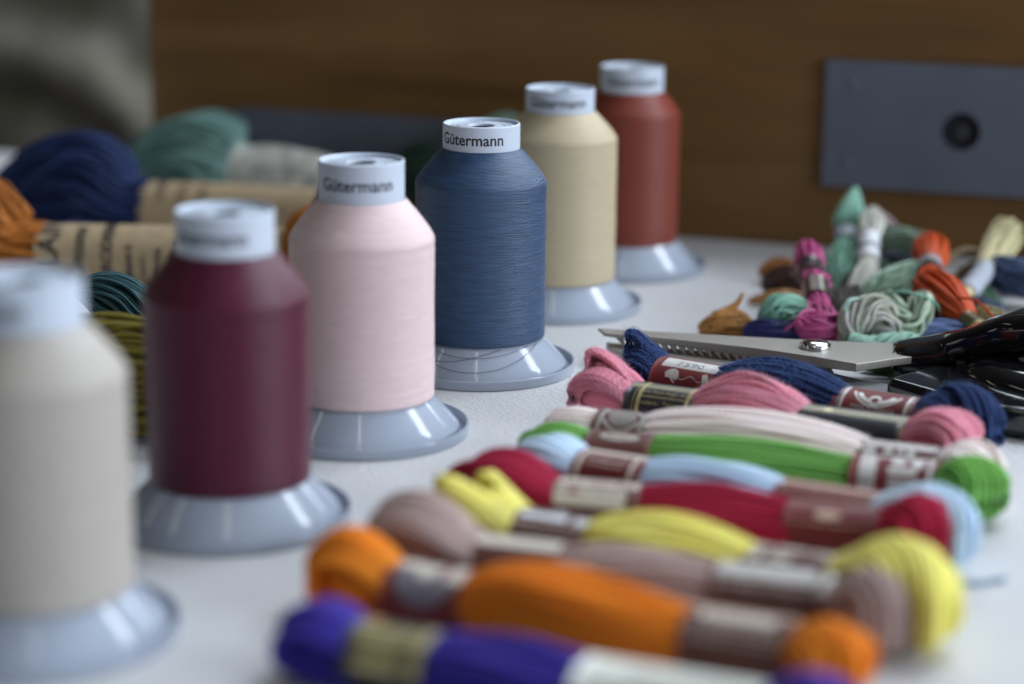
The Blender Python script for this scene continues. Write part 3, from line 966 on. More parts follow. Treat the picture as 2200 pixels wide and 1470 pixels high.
def pr_blue(b1, b2):
    bd, sh = b1; w_ = bd.x1 - bd.x0
    printed('cream_frame', [rect_geo(1.5, -4.6, w_ - 1.2, -1.4), rect_geo(1.5, -1.4, 3.0, 12), rect_geo(w_ - 4.4, -1.4, w_ - 2.9, 12)], bd.pt, CREAM, sh)
    bd, sh = b2; w_ = bd.x1 - bd.x0
    printed('tan_edge_line', [rect_geo(0, -3.4, w_, -.6)], bd.pt, TAN, sh)
    fine_print(b1[0], b1[1], CREAM, (1.2, 3.2, 5.4), 1, 4.5, b1[0].x1 - b1[0].x0 - 6)
    fine_print(b2[0], b2[1], TAN, (2.0, 4.2), 2)


def pr_red(b1, b2):
    bd, sh = b1; w_ = bd.x1 - bd.x0
    printed('cream_panel', [rect_geo(1.5, -7.0, w_ - 1.2, .6), rect_geo(1.5, 2.4, w_ - 4, 10)], bd.pt, CREAM, sh)
    printed('red_marks', [rect_geo(4, -1.8, 9, -.8), rect_geo(11, -2.6, 18, -1.4), rect_geo(20, -1.8, w_ - 3, -.6), rect_geo(6, 4, 9, 6)], bd.pt, REDP, sh, .1)
    bd, sh = b2; w_ = bd.x1 - bd.x0
    printed('pale_mark', [ring_geo(w_ * .45, 4.5, 0, 2.1, 0, 360, 30, sx=2.0, m=4)], bd.pt, TAN, sh)
    fine_print(b1[0], b1[1], BROWNP, (-5.6, -3.8, 3.6, 5.4), 3)
    fine_print(b2[0], b2[1], TAN, (-3.0, -1.0, 8.0), 4)


def pr_yellow(b1, b2):
    bd, sh = b1; w_ = bd.x1 - bd.x0
    printed('white_strip', [rect_geo(1.2, -2.2, 17, 1.8), rect_geo(19.5, -1.6, w_ - 1.5, 2.6), rect_geo(11, -6.4, 15, -4)], bd.pt, WHITEP, sh)
    bd, sh = b2; w_ = bd.x1 - bd.x0
    g = [rect_geo(1.0, -6, 7, -1.2), rect_geo(8.6, -6, 18, -2), rect_geo(19.6, -6, w_ - 1, -1.4), rect_geo(2, .6, 6, 5), rect_geo(8, 1, 15, 4.6)]
    printed('printed_pattern', g, bd.pt, CREAM, sh)
    fine_print(b1[0], b1[1], CREAM, (-6.4, 4.2, 6.4), 5)
    fine_print(b2[0], b2[1], MAROON, (-4.8, -3.0, 2.2), 6)
    fine_print(b2[0], b2[1], SILVER, (6.0, 8.0), 7)


def pr_taupe(b1, b2):
    bd, sh = b1; w_ = bd.x1 - bd.x0
    printed('cream_panel', [rect_geo(1, -6, w_ - 1, 2)], bd.pt, CREAM, sh)
    bd, sh = b2; w_ = bd.x1 - bd.x0
    printed('silver_panel', [rect_geo(1.5, -7, w_ - 5.5, 4.6), rect_geo(w_ - 4.6, -6, w_ - 1, 6.6)], bd.pt, SILVER, sh)
    printed('brown_marks', [rect_geo(8, -6.5, 12, -4.6), rect_geo(15, -6.9, 20, -5), rect_geo(w_ - 5, -4, w_ - 3, 0)], bd.pt, BROWNP, sh, .1)
    fine_print(b2[0], b2[1], BROWNP, (-3.4, -1.2, 1.0, 3.0), 8)
    fine_print(b2[0], b2[1], SILVER, (6.6, 9.0), 9)


def pr_orange(b1, b2):
    bd, sh = b1; w_ = bd.x1 - bd.x0; c = w_ / 2
    printed('grey_disc', [ring_geo(c, 3.5, 0, 9.5, 0, 360, 44, m=8)], bd.pt, plain('grey_purple_print', (.17, .15, .17), rough=.45), sh)
    printed('cream_emblem', [rect_geo(2, -7, 9, -.5), poly_geo([(8.6, -3.6), (15.4, -5.4), (16.4, 1.0), (11.4, 5.6), (8.8, 1.2)]), rect_geo(18.5, -6.4, w_ - 2.4, 4.0)], bd.pt, CREAM, sh, .1)
    printed('red_stroke', [rect_geo(16.4, -4.6, 18.0, 2.4)], bd.pt, REDP, sh, .13)
    bd, sh = b2; w_ = bd.x1 - bd.x0
    printed('tan_stripe', [rect_geo(0, -7, w_, -3.2)], bd.pt, TAN, sh)
    printed('cream_stripe', [rect_geo(4, -3.0, w_ - 5, 2.2)], bd.pt, CREAM, sh)
    fine_print(b2[0], b2[1], CREAM, (4.2, 6.6, 9), 10)
    fine_print(b2[0], b2[1], MAROON, (-6.0, -1.6, .4), 11, 6)


def pr_purple(b1, b2):
    bd, sh = b1; w_ = bd.x1 - bd.x0
    printed('gold_panel', [rect_geo(1.5, -2.0, w_ - 5.0, 1.6), rect_geo(4.6, 4.4, w_ - 8, 14), rect_geo(w_ - 4.4, -4, w_ - 1, 14), rect_geo(1.5, -7, 6, -3.6)], bd.pt, GOLD, sh)
    printed('olive_panel', [rect_geo(2.4, 1.8, w_ - 4.6, 14)], bd.pt, OLIVEG, sh, .04)
    fine_print(b1[0], b1[1], BLKPAPER, (-1.2, 6.0, 8.2, 10.4), 12)
    fine_print(b2[0], b2[1], plain('olive_print', (.30, .29, .22), rough=.5), (-3, -.5, 2.0, 4.5, 7.0), 13, 14)


G = lambda **k: k
wool_skein('dark navy blue wool skein with maroon bands, numbered 7590, lying against the scissors', (0.0105, 0.020, 0.068), (71, 833), (139, 797), 28, 33,
           ([G(L=15, flare=.30, n=30, yaw=-.1), G(L=15, pitch=1.2, sel=(.45, .7), n=8, flare=.05, z=3)], [G(L=31, yaw=1.0, flare=.66, n=42)]),
           (MAROON, MAROON), aM=13.5, bM=12.4, seed=21, tops=(2.2, 0), fz=15000, prints=pr_navy)
wool_skein('dusty pink wool skein with two black and gold bands, in front of the navy skein', (0.68, 0.22, 0.29), (60, 803), (125, 771.5), 29, 42,
           ([G(L=24, flare=.42, n=34, sel=(0, .8)), G(L=20, pitch=1.1, sel=(.45, 1), n=22, flare=.3, z=1)], [G(L=26, yaw=.35, flare=.46, n=40)]),
           (BLKPAPER, BLKPAPER), aM=13.8, bM=13.4, seed=22, fz=15000, prints=pr_pink)
wool_skein('very pale pink wool skein with brown and silver bands, before the dusty pink one', (0.95, 0.76, 0.70), (42, 766), (135, 729), 21, 28,
           ([G(L=20, flare=.05, n=30, yaw=-.2)], [G(L=21, yaw=.7, flare=.36, n=36)]),
           (BROWNP, BROWNP), aM=14.5, bM=11.8, seed=23, fz=3600, prints=pr_pale, pw=.6)
wool_skein('grass green wool skein with maroon and silver bands, behind the light blue one', (0.13, 0.34, 0.06), (39, 739), (131, 711), 23, 29,
           ([G(L=25, flare=.14, n=30, yaw=-.35)], [G(L=22, yaw=1.1, flare=.38, n=40)]),
           (BROWNP, MAROON), aM=14.2, bM=9.8, seed=24, near=1, fz=1500, prints=pr_green, skew=-.35)
wool_skein('light blue wool skein with maroon bands, lying between the green and the dark red ones', (0.50, 0.66, 0.85), (36, 713), (104, 679), 25, 34,
           ([G(L=24, flare=.28, n=34, yaw=-.3)], [G(L=37, yaw=1.2, flare=.52, n=42)]),
           (MAROON, MAROON), aM=13.5, bM=10.6, seed=25, near=0, prints=pr_blue)
wool_skein('dark red wool skein between the light blue and the yellow ones', (0.29, 0.011, 0.034), (29, 681), (103, 660), 29, 30,
           ([G(L=36, flare=.5, n=38, yaw=-.45)], [G(L=24, yaw=.85, flare=.55, n=42)]),
           (BROWNP, MAROON), aM=14, bM=10.0, seed=26, near=0, prints=pr_red)
wool_skein('bright yellow wool skein with a two-pronged left end, in front of the dark red one', (0.85, 0.74, 0.17), (15, 647), (84, 615), 26, 28,
           ([G(L=19, flare=.35, n=30), G(L=24, pitch=1.0, sel=(0, .45), n=16, flare=.2, y=-4), G(L=22, pitch=1.2, sel=(.6, 1), n=14, flare=.15, y=7)], [G(L=43, yaw=1.3, flare=.75, n=46)]),
           (BROWNP, BROWNP), aM=13.5, bM=11.8, seed=27, near=0, prints=pr_yellow)
wool_skein('grey-brown taupe wool skein with a silver band, between the yellow and the orange ones', (0.38, 0.275, 0.25), (3, 622), (77, 599), 28, 36,
           ([G(L=35, flare=.6, n=40, yaw=-.3, z=2)], [G(L=29, yaw=1.2, flare=.5, n=42)]),
           (BROWNP, BROWNP), aM=14.2, bM=9.6, seed=28, near=0, prints=pr_taupe)
wool_skein('bright orange wool skein with a round grey emblem on its band, behind the purple one', (0.72, 0.185, 0.014), (-21.5, 597), (64, 562), 26, 30,
           ([G(L=26, flare=.55, n=38)], [G(L=20, yaw=.9, flare=.28, n=40)]),
           (MAROON, BROWNP), aM=14.5, bM=12.2, seed=29, near=0, prints=pr_orange, skew=-.45)
wool_skein('violet blue wool skein nearest the camera, with a gold band and an ivory band', (0.040, 0.027, 0.26), (-29.5, 550), (42, 520), 24, 49,
           ([G(L=23, flare=.30, n=38)], [G(L=22, yaw=.5, flare=.5, n=38)]),
           (BLKPAPER, IVORY), aM=14.2, bM=9.8, seed=30, near=0, prints=pr_purple)

# a stray end of light blue wool
P = smooth_path([(118, 633, 2), (128, 630, 1.2), (140, 629, 1.1), (152, 634, 1.0)], 40)
V, F, rv = tubes(P, .8, k=10, lobes=3, amp=.2, twist=1.2)
o = mk('wool_strand', V, F, yarn_mat('wool_strand_grey_blue', (.26, .36, .48)), None, rv)
tag(o, 'short stray strand of grey-blue wool on the white table, right of the skeins', 'wool strand')


# ------------------------------------------------------------------ cotton floss and hanks
def bundle(name, label, cat, group, path, n, rs, col, bands=(), twist=0.0, seed=0, k=6, npts=54, rough=.45, sheen=.3, mess=.06, squash=1.0, col2=None, part='strands', vary=.3, fill=.8, spec=.35, stray=0):
    """path: (x, y, z, radius) knots.  bands: (t0, t1, material[, print function])"""
    rng = np.random.default_rng(seed)
    Q = smooth_path(path, npts)
    C = Q[:, :3]; Rd = np.maximum(Q[:, 3], .4)
    t = np.linspace(0, 1, npts)
    root = empty(name, (C[:, 0].mean(), C[:, 1].mean(), 0))
    tag(root, label, cat, group)
    off = np.array([C[:, 0].mean(), C[:, 1].mean(), 0])
    for b_ in bands:
        w_ = np.clip(np.minimum(t - b_[0], b_[1] - t) / .03 + 1, 0, 1)
        rb = np.interp((b_[0] + b_[1]) / 2, t, Rd)
        Rd = Rd * (1 - w_) + rb * w_
    inb = np.zeros(npts, bool)
    for b_ in bands: inb |= (t > b_[0] - .02) & (t < b_[1] + .02)
    T = np.gradient(C, axis=0); T /= np.linalg.norm(T, axis=1, keepdims=True)
    side = np.cross(T, [0, 0, 1.0]); ln = np.linalg.norm(side, axis=1, keepdims=True)
    side = side / (ln + 1e-9)
    for i in range(1, npts):
        if side[i] @ side[i - 1] < 0: side[i] *= -1
    up = np.cross(side, T)
    P = []
    n1 = int(n * .68)
    for i in range(n):
        if i < n1: rho = rng.uniform(.90, 1.0); ph = 2 * np.pi * (i + rng.uniform(-.4, .4)) / n1
        else: rho = math.sqrt(rng.uniform(.2, .7)); ph = rng.uniform(0, 6.283)
        a = ph + twist * t + mess * 4 * rng.normal() * np.sin(2 * np.pi * (t * rng.uniform(.5, 1.5) + rng.uniform())) + rng.normal() * mess * 3 * (t - .5)
        kk = rho * (1 + mess * rng.normal() * np.sin(2 * np.pi * (t * rng.uniform(.7, 2.2) + rng.uniform())))
        kk = np.where(inb, np.minimum(kk, .93), kk)
        ww = (np.maximum(Rd - rs, .15) * kk)[:, None]
        P.append(C + ww * (np.cos(a)[:, None] * side * squash + np.sin(a)[:, None] * up))
    P = np.array(P)
    P[:, :, 2] = np.maximum(P[:, :, 2], rs * .9)
    if stray:                                        # strands that have slipped out of the bundle
        first = min(b_[0] for b_ in bands) if bands else 1.0
        Q_ = []
        for i in range(stray):
            ph = rng.uniform(.1, 3.0); w1_, w2_ = rng.normal(0, .5, 2)
            t1 = np.linspace(rng.uniform(-.02, .12), first + .01, npts)
            Ci = np.stack([np.interp(t1, t, C[:, j]) for j in range(3)], 1); Ri = np.interp(t1, t, Rd)
            si = np.stack([np.interp(t1, t, side[:, j]) for j in range(3)], 1); ui = np.stack([np.interp(t1, t, up[:, j]) for j in range(3)], 1)
            uu = np.linspace(0, 1, npts)
            a = ph + w1_ * np.sin(3 * uu + i) + w2_ * uu
            kk = 1.0 + (rng.uniform(.02, .16) * np.sin(np.pi * uu) ** .7) * (1 + .4 * np.sin(6 * uu + i))
            Q_.append(Ci + (Ri * kk)[:, None] * (np.cos(a)[:, None] * si * squash + np.sin(a)[:, None] * ui))
        P = np.concatenate([P, np.array(Q_)])
        P[:, :, 2] = np.maximum(P[:, :, 2], rs * .9)
    core = loft(C, np.maximum(Rd - rs, .2) * fill * squash, np.maximum(Rd - rs, .2) * fill, k=20)
    core[0][:, 2] = np.maximum(core[0][:, 2], .3)
    V, F, rv = join_geo([tubes(P, rs, k=k, rng=rng), core])
    mk(part, V - off, F, yarn_mat(name + '_' + str(seed), col, rough=rough, sheen=sheen, vary=vary, col2=col2, spec=spec), root, rv)
    for b_ in bands:
        s_ = np.linspace(b_[0], b_[1], 14)
        Cb = np.stack([np.interp(s_, t, C[:, j]) for j in range(3)], 1); Rb = np.interp(s_, t, Rd) + .3
        V, F, _ = loft(Cb, Rb * squash, Rb, k=40)
        sh = mk('paper_band', V - off, F, b_[2], root)
        if len(b_) > 3: b_[3](sh, Cb - off, Rb, squash)
    return root


def stripes(mat, parts):
    def f(sh, C, Rb, sq):
        g = []
        n = len(C)
        for a, b in parts:
            s_ = np.linspace(a, b, 5) * (n - 1)
            Cb = np.stack([np.interp(s_, np.arange(n), C[:, j]) for j in range(3)], 1)
            g.append(loft(Cb, np.interp(s_, np.arange(n), Rb) * sq + .08, np.interp(s_, np.arange(n), Rb) + .08, k=40))
        V, F, _ = join_geo(g)
        mk('printed_stripes', V, F, mat, sh)
    return f


def bars(mat, parts):
    """stripes lengthways: parts are angle spans in degrees round the band"""
    def f(sh, C, Rb, sq):
        T = np.gradient(C, axis=0); T /= np.linalg.norm(T, axis=1, keepdims=True)
        side = np.cross(T, [0, 0, 1.0]); side /= np.linalg.norm(side, axis=1, keepdims=True); up = np.cross(side, T)
        g = []
        for a, b in parts:
            A = np.radians(np.linspace(a, b, 8))
            V = C[:, None] + (Rb + .1)[:, None, None] * (np.cos(A)[None, :, None] * side[:, None] * sq + np.sin(A)[None, :, None] * up[:, None])
            n, m = V.shape[:2]; i = np.arange(n * m).reshape(n, m)
            g.append((V.reshape(-1, 3), np.stack([i[:-1, :-1], i[1:, :-1], i[1:, 1:], i[:-1, 1:]], -1).reshape(-1, 4), np.zeros(n * m)))
        V, F, _ = join_geo(g)
        mk('printed_stripes', V, F, mat, sh)
    return f


def kraft_text(lines):
    """lines of lettering that run up round the band: (along mm, size, words, material, bold, start)"""
    def f(sh, C, Rb, sq):
        L = np.linalg.norm(C[-1] - C[0]); ax = (C[-1] - C[0]) / L
        side = np.cross(ax, [0, 0, 1.0]); side /= np.linalg.norm(side); up = np.cross(side, ax)
        groups = {}
        for pos, size, words, mat, bold, start in lines:
            V, F = text_geo(words, size, bold=bold, align='LEFT', cuts=3)
            Rr = Rb[0] + .12
            an = R(start) + V[:, 0] / Rr                       # angle up from the camera side
            P = C[0] + ax * (pos - V[:, 1])[:, None] + Rr * (np.cos(an)[:, None] * side * sq + np.sin(an)[:, None] * up)
            groups.setdefault(mat.name, (mat, []))[1].append((P, F))
        for mat, gs in groups.values():
            V, F = merge2d(gs)
            mk('lettering', V, F, mat, sh)
    return f


HG = 'hanks of embroidery yarn heaped on the left of the table'
K = dict(rough=.6, sheen=.3, spec=.25)
bundle('yarn_hank', 'orange-brown yarn hank in a kraft band printed with French words, beside the burgundy spool', 'yarn hank', HG,
       [(-312, 1047, 14, 8), (-290, 1046, 23, 22), (-262, 1045, 25, 24), (-246, 1042, 19, 18), (-238, 1040, 16.3, 15), (-170, 1035, 16.3, 15), (-112, 1030, 16.3, 15), (-94, 1028, 22, 21), (-72, 1026, 18, 16), (-62, 1025, 14, 5)],
       130, .8, (0.40, 0.135, 0.02), bands=[(.345, .815, KRAFT, kraft_text([
           (12, 14.5, 'LAINE', INK, .25, -15), (25, 6.4, 'TAPISSERIE', INK, .14, -40), (38.5, 7.6, 'BRODERIE', INK, .18, -34), (48, 5.0, 'Moyen 6', INK, .14, -34),
           (54.5, 3.6, 'environ', INK, .05, -30), (62, 4.4, 'Echevette', INK, .09, -38), (71, 5.0, 'soit 200 m', INK, .12, -38), (83, 7.6, 'BOUTS', INK, .18, 0)]))],
       seed=41, stray=24, **K)
bundle('yarn_hank', 'very dark navy yarn hank bulging out of a kraft paper band, behind the orange-brown hank', 'yarn hank', HG,
       [(-312, 1190, 4, 3), (-292, 1187, 10, 9), (-270, 1182, 18, 17), (-247, 1176, 25, 24), (-227, 1171, 26.5, 25), (-207, 1165, 16.6, 15.2), (-160, 1155, 16.6, 15.2), (-100, 1140, 16.6, 15.2), (-80, 1135, 18, 17), (-62, 1130, 12, 6)],
       90, 1.25, (0.012, 0.026, 0.090), bands=[(.465, .84, KRAFT, kraft_text([(14, 7, 'LAINE', INK, .05, 30), (26, 5, 'TAPISSERIE', INK, .02, 20), (38, 5.5, 'BRODERIE', INK, .02, 20)]))], seed=42, squash=.85, mess=.13, stray=32, **K)
bundle('yarn_hank', 'sea green yarn hank with a whitish paper band, standing highest, against the board', 'yarn hank', HG,
       [(-222, 1248, 12, 8), (-202, 1242, 25, 23), (-176, 1234, 32, 29), (-160, 1230, 27, 23), (-149, 1226, 26, 14), (-136, 1222, 27, 15.5), (-120, 1216, 25.5, 14.6), (-104, 1210, 23, 13), (-88, 1206, 18, 13), (-76, 1203, 12, 5)],
       120, .85, (0.20, 0.35, 0.315), bands=[(.46, .82, plain('mottled_white_paper', (0.62, 0.62, 0.55), rough=.6, mott=.45, scale=120))], seed=43, squash=.85, **K)
bundle('yarn_hank', 'dark bottle green yarn hank half hidden behind the steel blue spool', 'yarn hank', HG,
       [(-66, 1200, 14, 6), (-50, 1195, 26, 22), (-25, 1188, 26, 23), (10, 1176, 20, 16), (28, 1170, 12, 5)], 90, .9, (0.030, 0.060, 0.042), seed=44, **K)
bundle('floss_skein', 'small pale green skein peeping up between the blue and beige spool caps', 'floss skein', None,
       [(-32, 1188, 46, 3), (-18, 1187, 54, 7), (-3, 1186, 60, 7), (8, 1186, 58, 2.5)], 40, .6, (0.17, 0.29, 0.22), seed=45, **K)
bundle('yarn_hank', 'dark teal yarn hank tied with white, between the off-white and burgundy spools', 'yarn hank', HG,
       [(-179, 853, 38, 1.6), (-173, 852, 40, 4.0), (-163, 850, 39, 9.5), (-152, 846, 34, 12), (-142, 840, 25, 13), (-130, 834, 15, 12), (-115, 830, 10, 8), (-105, 828, 7, 3)],
       110, .62, (0.030, 0.085, 0.095), bands=[(.0, .045, WHITEP)], seed=46, twist=.8, **K)
bundle('yarn_hank', 'olive green yarn hank lying in the gap between the off-white and burgundy spools', 'yarn hank', HG,
       [(-190, 782, 14, 6), (-175, 782, 22, 20), (-150, 782, 23.5, 23), (-120, 778, 22, 20), (-100, 776, 14, 7)], 110, .85, (0.125, 0.098, 0.010), seed=47, mess=.05, **K)

FG = 'heap of small embroidery floss skeins behind the scissors'
SILV_L = plain('silver_foil_paper', (0.42, 0.43, 0.44), rough=.35, metal=.4, mott=.1, scale=300)
DKFOIL = plain('dark_foil_paper', (0.07, 0.06, 0.055), rough=.3, metal=.4, mott=.2, scale=250)
FCOL = dict(mag=(0.48, 0.075, 0.225), mint=(0.225, 0.45, 0.335), orange=(0.56, 0.075, 0.012), cream=(0.56, 0.50, 0.28), navy=(0.012, 0.016, 0.085), ochre=(0.46, 0.215, 0.055))


def floss(label, path, n, col, seed, rs=.68, **k):
    k.setdefault('vary', .42); k.setdefault('fill', .74); k.setdefault('mess', .08)
    return bundle('floss_skein', label, 'floss skein', FG, path, n, rs, col, seed=seed, **k)


floss('ochre floss tuft with a pointed tail, apart from the heap behind the scissor blade',
      [(84, 954, 2, 2), (90, 953, 4.5, 5), (97, 952, 6, 6.5), (103, 951, 5, 5.5), (109, 951, 2.5, 2)], 46, FCOL['ochre'], 61, twist=.5)
bundle('floss_skein', 'thin ochre floss tail rising to a point beside the ochre tuft', 'floss skein', FG, [(90, 953, 8, 2.8), (97, 953, 11.5, 2.2), (101, 954, 15, 1.3), (103, 954, 19, .7)], 12, .5, FCOL['ochre'], seed=62)
floss('brown ochre floss skein at the left back of the heap', [(123, 1064, 5, 3), (130, 1062, 7, 6), (138, 1058, 7, 6), (150, 1054, 5, 3)], 40, (0.30, 0.125, 0.03), 63)
floss('tan floss strands low on the table, behind the round mint skein', [(112, 1012, 2, 1.2), (118, 1010, 4, 3), (128, 1010, 5, 4), (140, 1010, 4, 2.5)], 26, (0.40, 0.20, 0.07), 64)
floss('magenta floss skein in dark foil bands, its lower end a tangled ball',
      [(137.5, 1012, 27, 1.5), (138, 1006, 27, 7), (138, 996, 24, 7.5), (138, 988, 21, 5.5), (137.6, 976, 20, 6), (137.2, 968, 19.5, 7.6), (136.6, 958, 17, 5.6), (136, 946, 14, 5.8), (135.5, 940, 11.5, 8.2), (135, 933, 8.5, 9), (134.5, 926, 7.5, 5)],
      58, FCOL['mag'], 65, rs=.62, twist=1.2, mess=.10, bands=[(.20, .37, DKFOIL), (.52, .68, DKFOIL, bars(plain('pale_foil_stripe', (.38, .33, .27), rough=.35, metal=.3), ((58, 80), (100, 118), (20, 34))))])
# tangled magenta coils round the lower end
rng = np.random.default_rng(5)
Ps = []
for i in range(34):
    t = np.linspace(0, 2 * np.pi * rng.uniform(.6, .95), 40) + rng.uniform(0, 6.28)
    ax = Vector((rng.normal(0, .35), rng.normal(0, .5), 1)).normalized(); qx = ax.orthogonal().normalized(); qy = ax.cross(qx)
    rr = rng.uniform(.8, 1.0); h = rng.uniform(-.55, .6)
    k_ = math.sqrt(1 - h * h)
    p = (k_ * np.cos(t)[:, None] * np.array(qx) + k_ * np.sin(t)[:, None] * np.array(qy) + h * np.array(ax)) * rr
    Ps.append(p * np.array([11.6, 9.2, 8.6]) + np.array([135, 932, 8.8]))
Ps = np.array(Ps); Ps[:, :, 2] = np.maximum(Ps[:, :, 2], .7)
mag = [o for o in bpy.data.objects if o.get('label', '').startswith('magenta')][0]
V, F, rv = tubes(Ps, .72, k=8, rng=rng)
mo = np.array(mag.location) / S
mk('tangled_strands', V - mo, F, yarn_mat('floss_magenta_tangle', FCOL['mag'], rough=.4, vary=.35, spec=.4), mag, rv)

floss('round mint green floss skein left of the magenta tangle', [(112, 948, 4, 4), (116, 947, 9, 8.5), (122, 946, 11.5, 9.5), (128, 945, 9, 7.5), (132, 944, 5, 3)], 60, FCOL['mint'], 66, rs=.6, twist=1.6)
floss('dark navy floss skein lying flat in front of the round mint skein', [(103, 940, 4, 3.5), (110, 938, 5.6, 5.5), (118, 936, 5.6, 5.5), (128, 934, 5, 4.5), (136, 932, 3, 2)], 44, FCOL['navy'], 67)
floss('mint green floss skein standing tallest at the back of the heap', [(171.5, 1082, 45, 1.4), (169.5, 1077, 39, 5), (167, 1070, 30, 7.5), (164, 1060, 22, 5.5), (160, 1046, 13, 8), (157.5, 1034, 8, 7.5), (156, 1026, 4, 3)], 56, FCOL['mint'], 68, rs=.7, twist=1.0, mess=.14, bands=[(.36, .46, GREYP)])
floss('off-white floss skein with a white paper band, leaning in the middle of the heap', [(178, 1064, 38, 2), (176, 1056, 34, 6.5), (173.6, 1046, 29, 5.8), (171.5, 1032, 24, 4.8), (169, 1018, 19, 5.0), (165, 1002, 14, 7.5), (160, 986, 8, 7), (157, 977, 5, 3)], 56, (0.50, 0.50, 0.43), 69,
      bands=[(.26, .50, WHITEP, stripes(plain('grey_band_print', (.18, .20, .26), rough=.5), ((.5, .62),)))])
floss('pale sage green floss skein between the off-white and orange skeins', [(160, 978, 8, 3), (168, 984, 12, 8), (178, 994, 16, 8.5), (187, 1003, 20, 5), (192, 1008, 21, 2)], 50, (0.24, 0.36, 0.26), 70)
floss('grey-green floss skein with a dark band at the back of the heap', [(173, 1068, 18, 3), (183, 1065, 21, 7.5), (193, 1062, 22, 7.5), (205, 1058, 20, 7), (212, 1056, 18, 3)], 46, (0.15, 0.215, 0.15), 71)
floss('blackish navy floss skein under the grey-green one', [(168, 1040, 11, 4), (178, 1040, 13, 7.5), (192, 1040, 14, 7.5), (200, 1040, 12, 4)], 40, (0.018, 0.022, 0.035), 72)
floss('dark brown floss skein low in the heap, right of the magenta one', [(143, 972, 7, 3), (149, 978, 8.5, 7), (158, 986, 9, 7), (166, 992, 8, 4)], 40, (0.045, 0.036, 0.028), 73)
floss('vivid orange red floss skein bent over the heap, with silver and olive bands',
      [(201, 1036, 25, 2), (200, 1029, 26, 8), (198, 1015, 25, 9), (195.5, 1003, 23, 6), (193, 990, 21.5, 5.2), (190.5, 976, 20, 7.5), (191, 962, 18, 11.5), (194.5, 949, 15.5, 10.5), (199, 937, 12.5, 6.5), (203, 928, 10, 4.2), (206.5, 920, 8, 4.2), (209, 915, 7, 2)],
      76, FCOL['orange'], 74, rs=.55, twist=.7, mess=.03, vary=.15, bands=[(.27, .38, SILV_L, stripes(DKFOIL, ((.62, .95),))), (.82, .95, plain('olive_foil_paper', (.12, .10, .045), rough=.35, metal=.3), stripes(GOLD, ((.5, .62),)))])
floss('cream floss skein fanning out above a grey paper band at the right of the heap', [(248, 1068, 28, 3.5), (244, 1061, 27, 8.5), (238, 1049, 24, 8.5), (231, 1034, 20, 6.8), (222.5, 1015, 16, 5), (211, 991, 12.5, 4.6), (205, 980, 11, 2.5)], 60, FCOL['cream'], 75,
      bands=[(.54, .90, GREYP)])
floss('slate blue floss skein at the far right of the heap, below the cream fan', [(226, 1030, 14, 5), (234, 1022, 15, 9), (244, 1014, 13, 9), (254, 1008, 9, 5)], 52, (0.060, 0.095, 0.185), 76)
floss('dark slate floss skein on the table under the cream skein', [(199, 984, 5, 3), (207, 978, 7, 6.5), (217, 970, 7, 6.5), (227, 962, 5, 3.5)], 44, (0.045, 0.065, 0.115), 77)
floss('periwinkle blue floss skein just behind the black scissor handle', [(172, 936, 6, 3), (179, 935, 6.6, 5.5), (190, 934, 6.6, 5.8), (202, 931, 6, 5), (209, 929, 4, 2)], 46, (0.13, 0.19, 0.37), 78)
floss('variegated white and grey floss skein coiled in an arch beside the magenta tangle', [(146, 922, 4, 3.5), (147, 925, 11, 6.5), (153, 930, 15.5, 8), (160, 932, 14.5, 8.5), (165, 931, 8.5, 7.5), (167, 930, 4, 3.5)], 40, (0.62, 0.60, 0.55), 79, rs=1.0, twist=2.6, col2=(0.17, 0.18, 0.11), vary=.45, fill=.7)
floss('variegated green floss skein hanging in a curved coil, right of the white and grey coil', [(163, 947, 17, 3), (165, 943, 18, 6), (168, 937, 13, 8), (173, 934, 8.5, 8), (178, 937, 13, 7.5), (181, 941, 19, 6), (182, 943, 22, 3)], 44, (0.10, 0.135, 0.075), 80, rs=.95, twist=2.0, col2=(0.40, 0.50, 0.36), vary=.45, fill=.7)
floss('pale mint floss twisted like a rope along the scissor blade', [(144, 913, 8, 3), (147, 913, 6.5, 5), (154, 913, 5, 5), (162, 914, 6, 5.2), (170, 916, 7.5, 4), (175, 918, 8, 2)], 36, (0.27, 0.47, 0.36), 81, rs=.8, twist=5.0, vary=.35)
floss('single pale mint loop of floss curving up left of the white and grey coil', [(152, 921, 11, .9), (147, 923, 14, 1.1), (144.6, 925, 18, 1.2), (146.4, 927, 21.8, 1.2), (151, 929, 22.4, 1.0)], 7, (0.33, 0.50, 0.41), 82, rs=.6, twist=2)
floss('small green floss end showing on the table under the scissor shank', [(148, 889, 3, 2.4), (155, 887, 4, 3.8), (163, 887, 4, 3.8), (168, 889, 3, 2)], 26, (0.10, 0.20, 0.085), 83, rs=.7, twist=1.2)
floss('tiny lilac-white floss end on the table right of the magenta top', [(154, 1086, 5, 2), (158, 1084, 7.5, 4.5), (163, 1082, 7.5, 4.5), (167, 1080, 5, 2)], 30, (0.46, 0.44, 0.48), 84)
floss('loose tan floss strands arching between the orange and cream skeins', [(203, 1034, 12, 1.5), (211, 1040, 18, 1.6), (219, 1042, 22, 1.6), (228, 1042, 21, 1.6), (234, 1040, 18, 1.2)], 9, (0.30, 0.23, 0.13), 85)
floss('dull ochre floss skein buried in the middle of the heap, under the magenta band', [(141, 947, 3, 2), (147, 948, 6, 5.5), (156, 950, 6.5, 6), (163, 950, 5, 4)], 40, (0.17, 0.105, 0.035), 86)
floss('dark green floss skein buried in the heap below the pale sage one', [(164, 966, 6, 4), (172, 968, 8.5, 8), (182, 970, 8, 7.5), (189, 970, 5, 4)], 44, (0.045, 0.075, 0.045), 87)
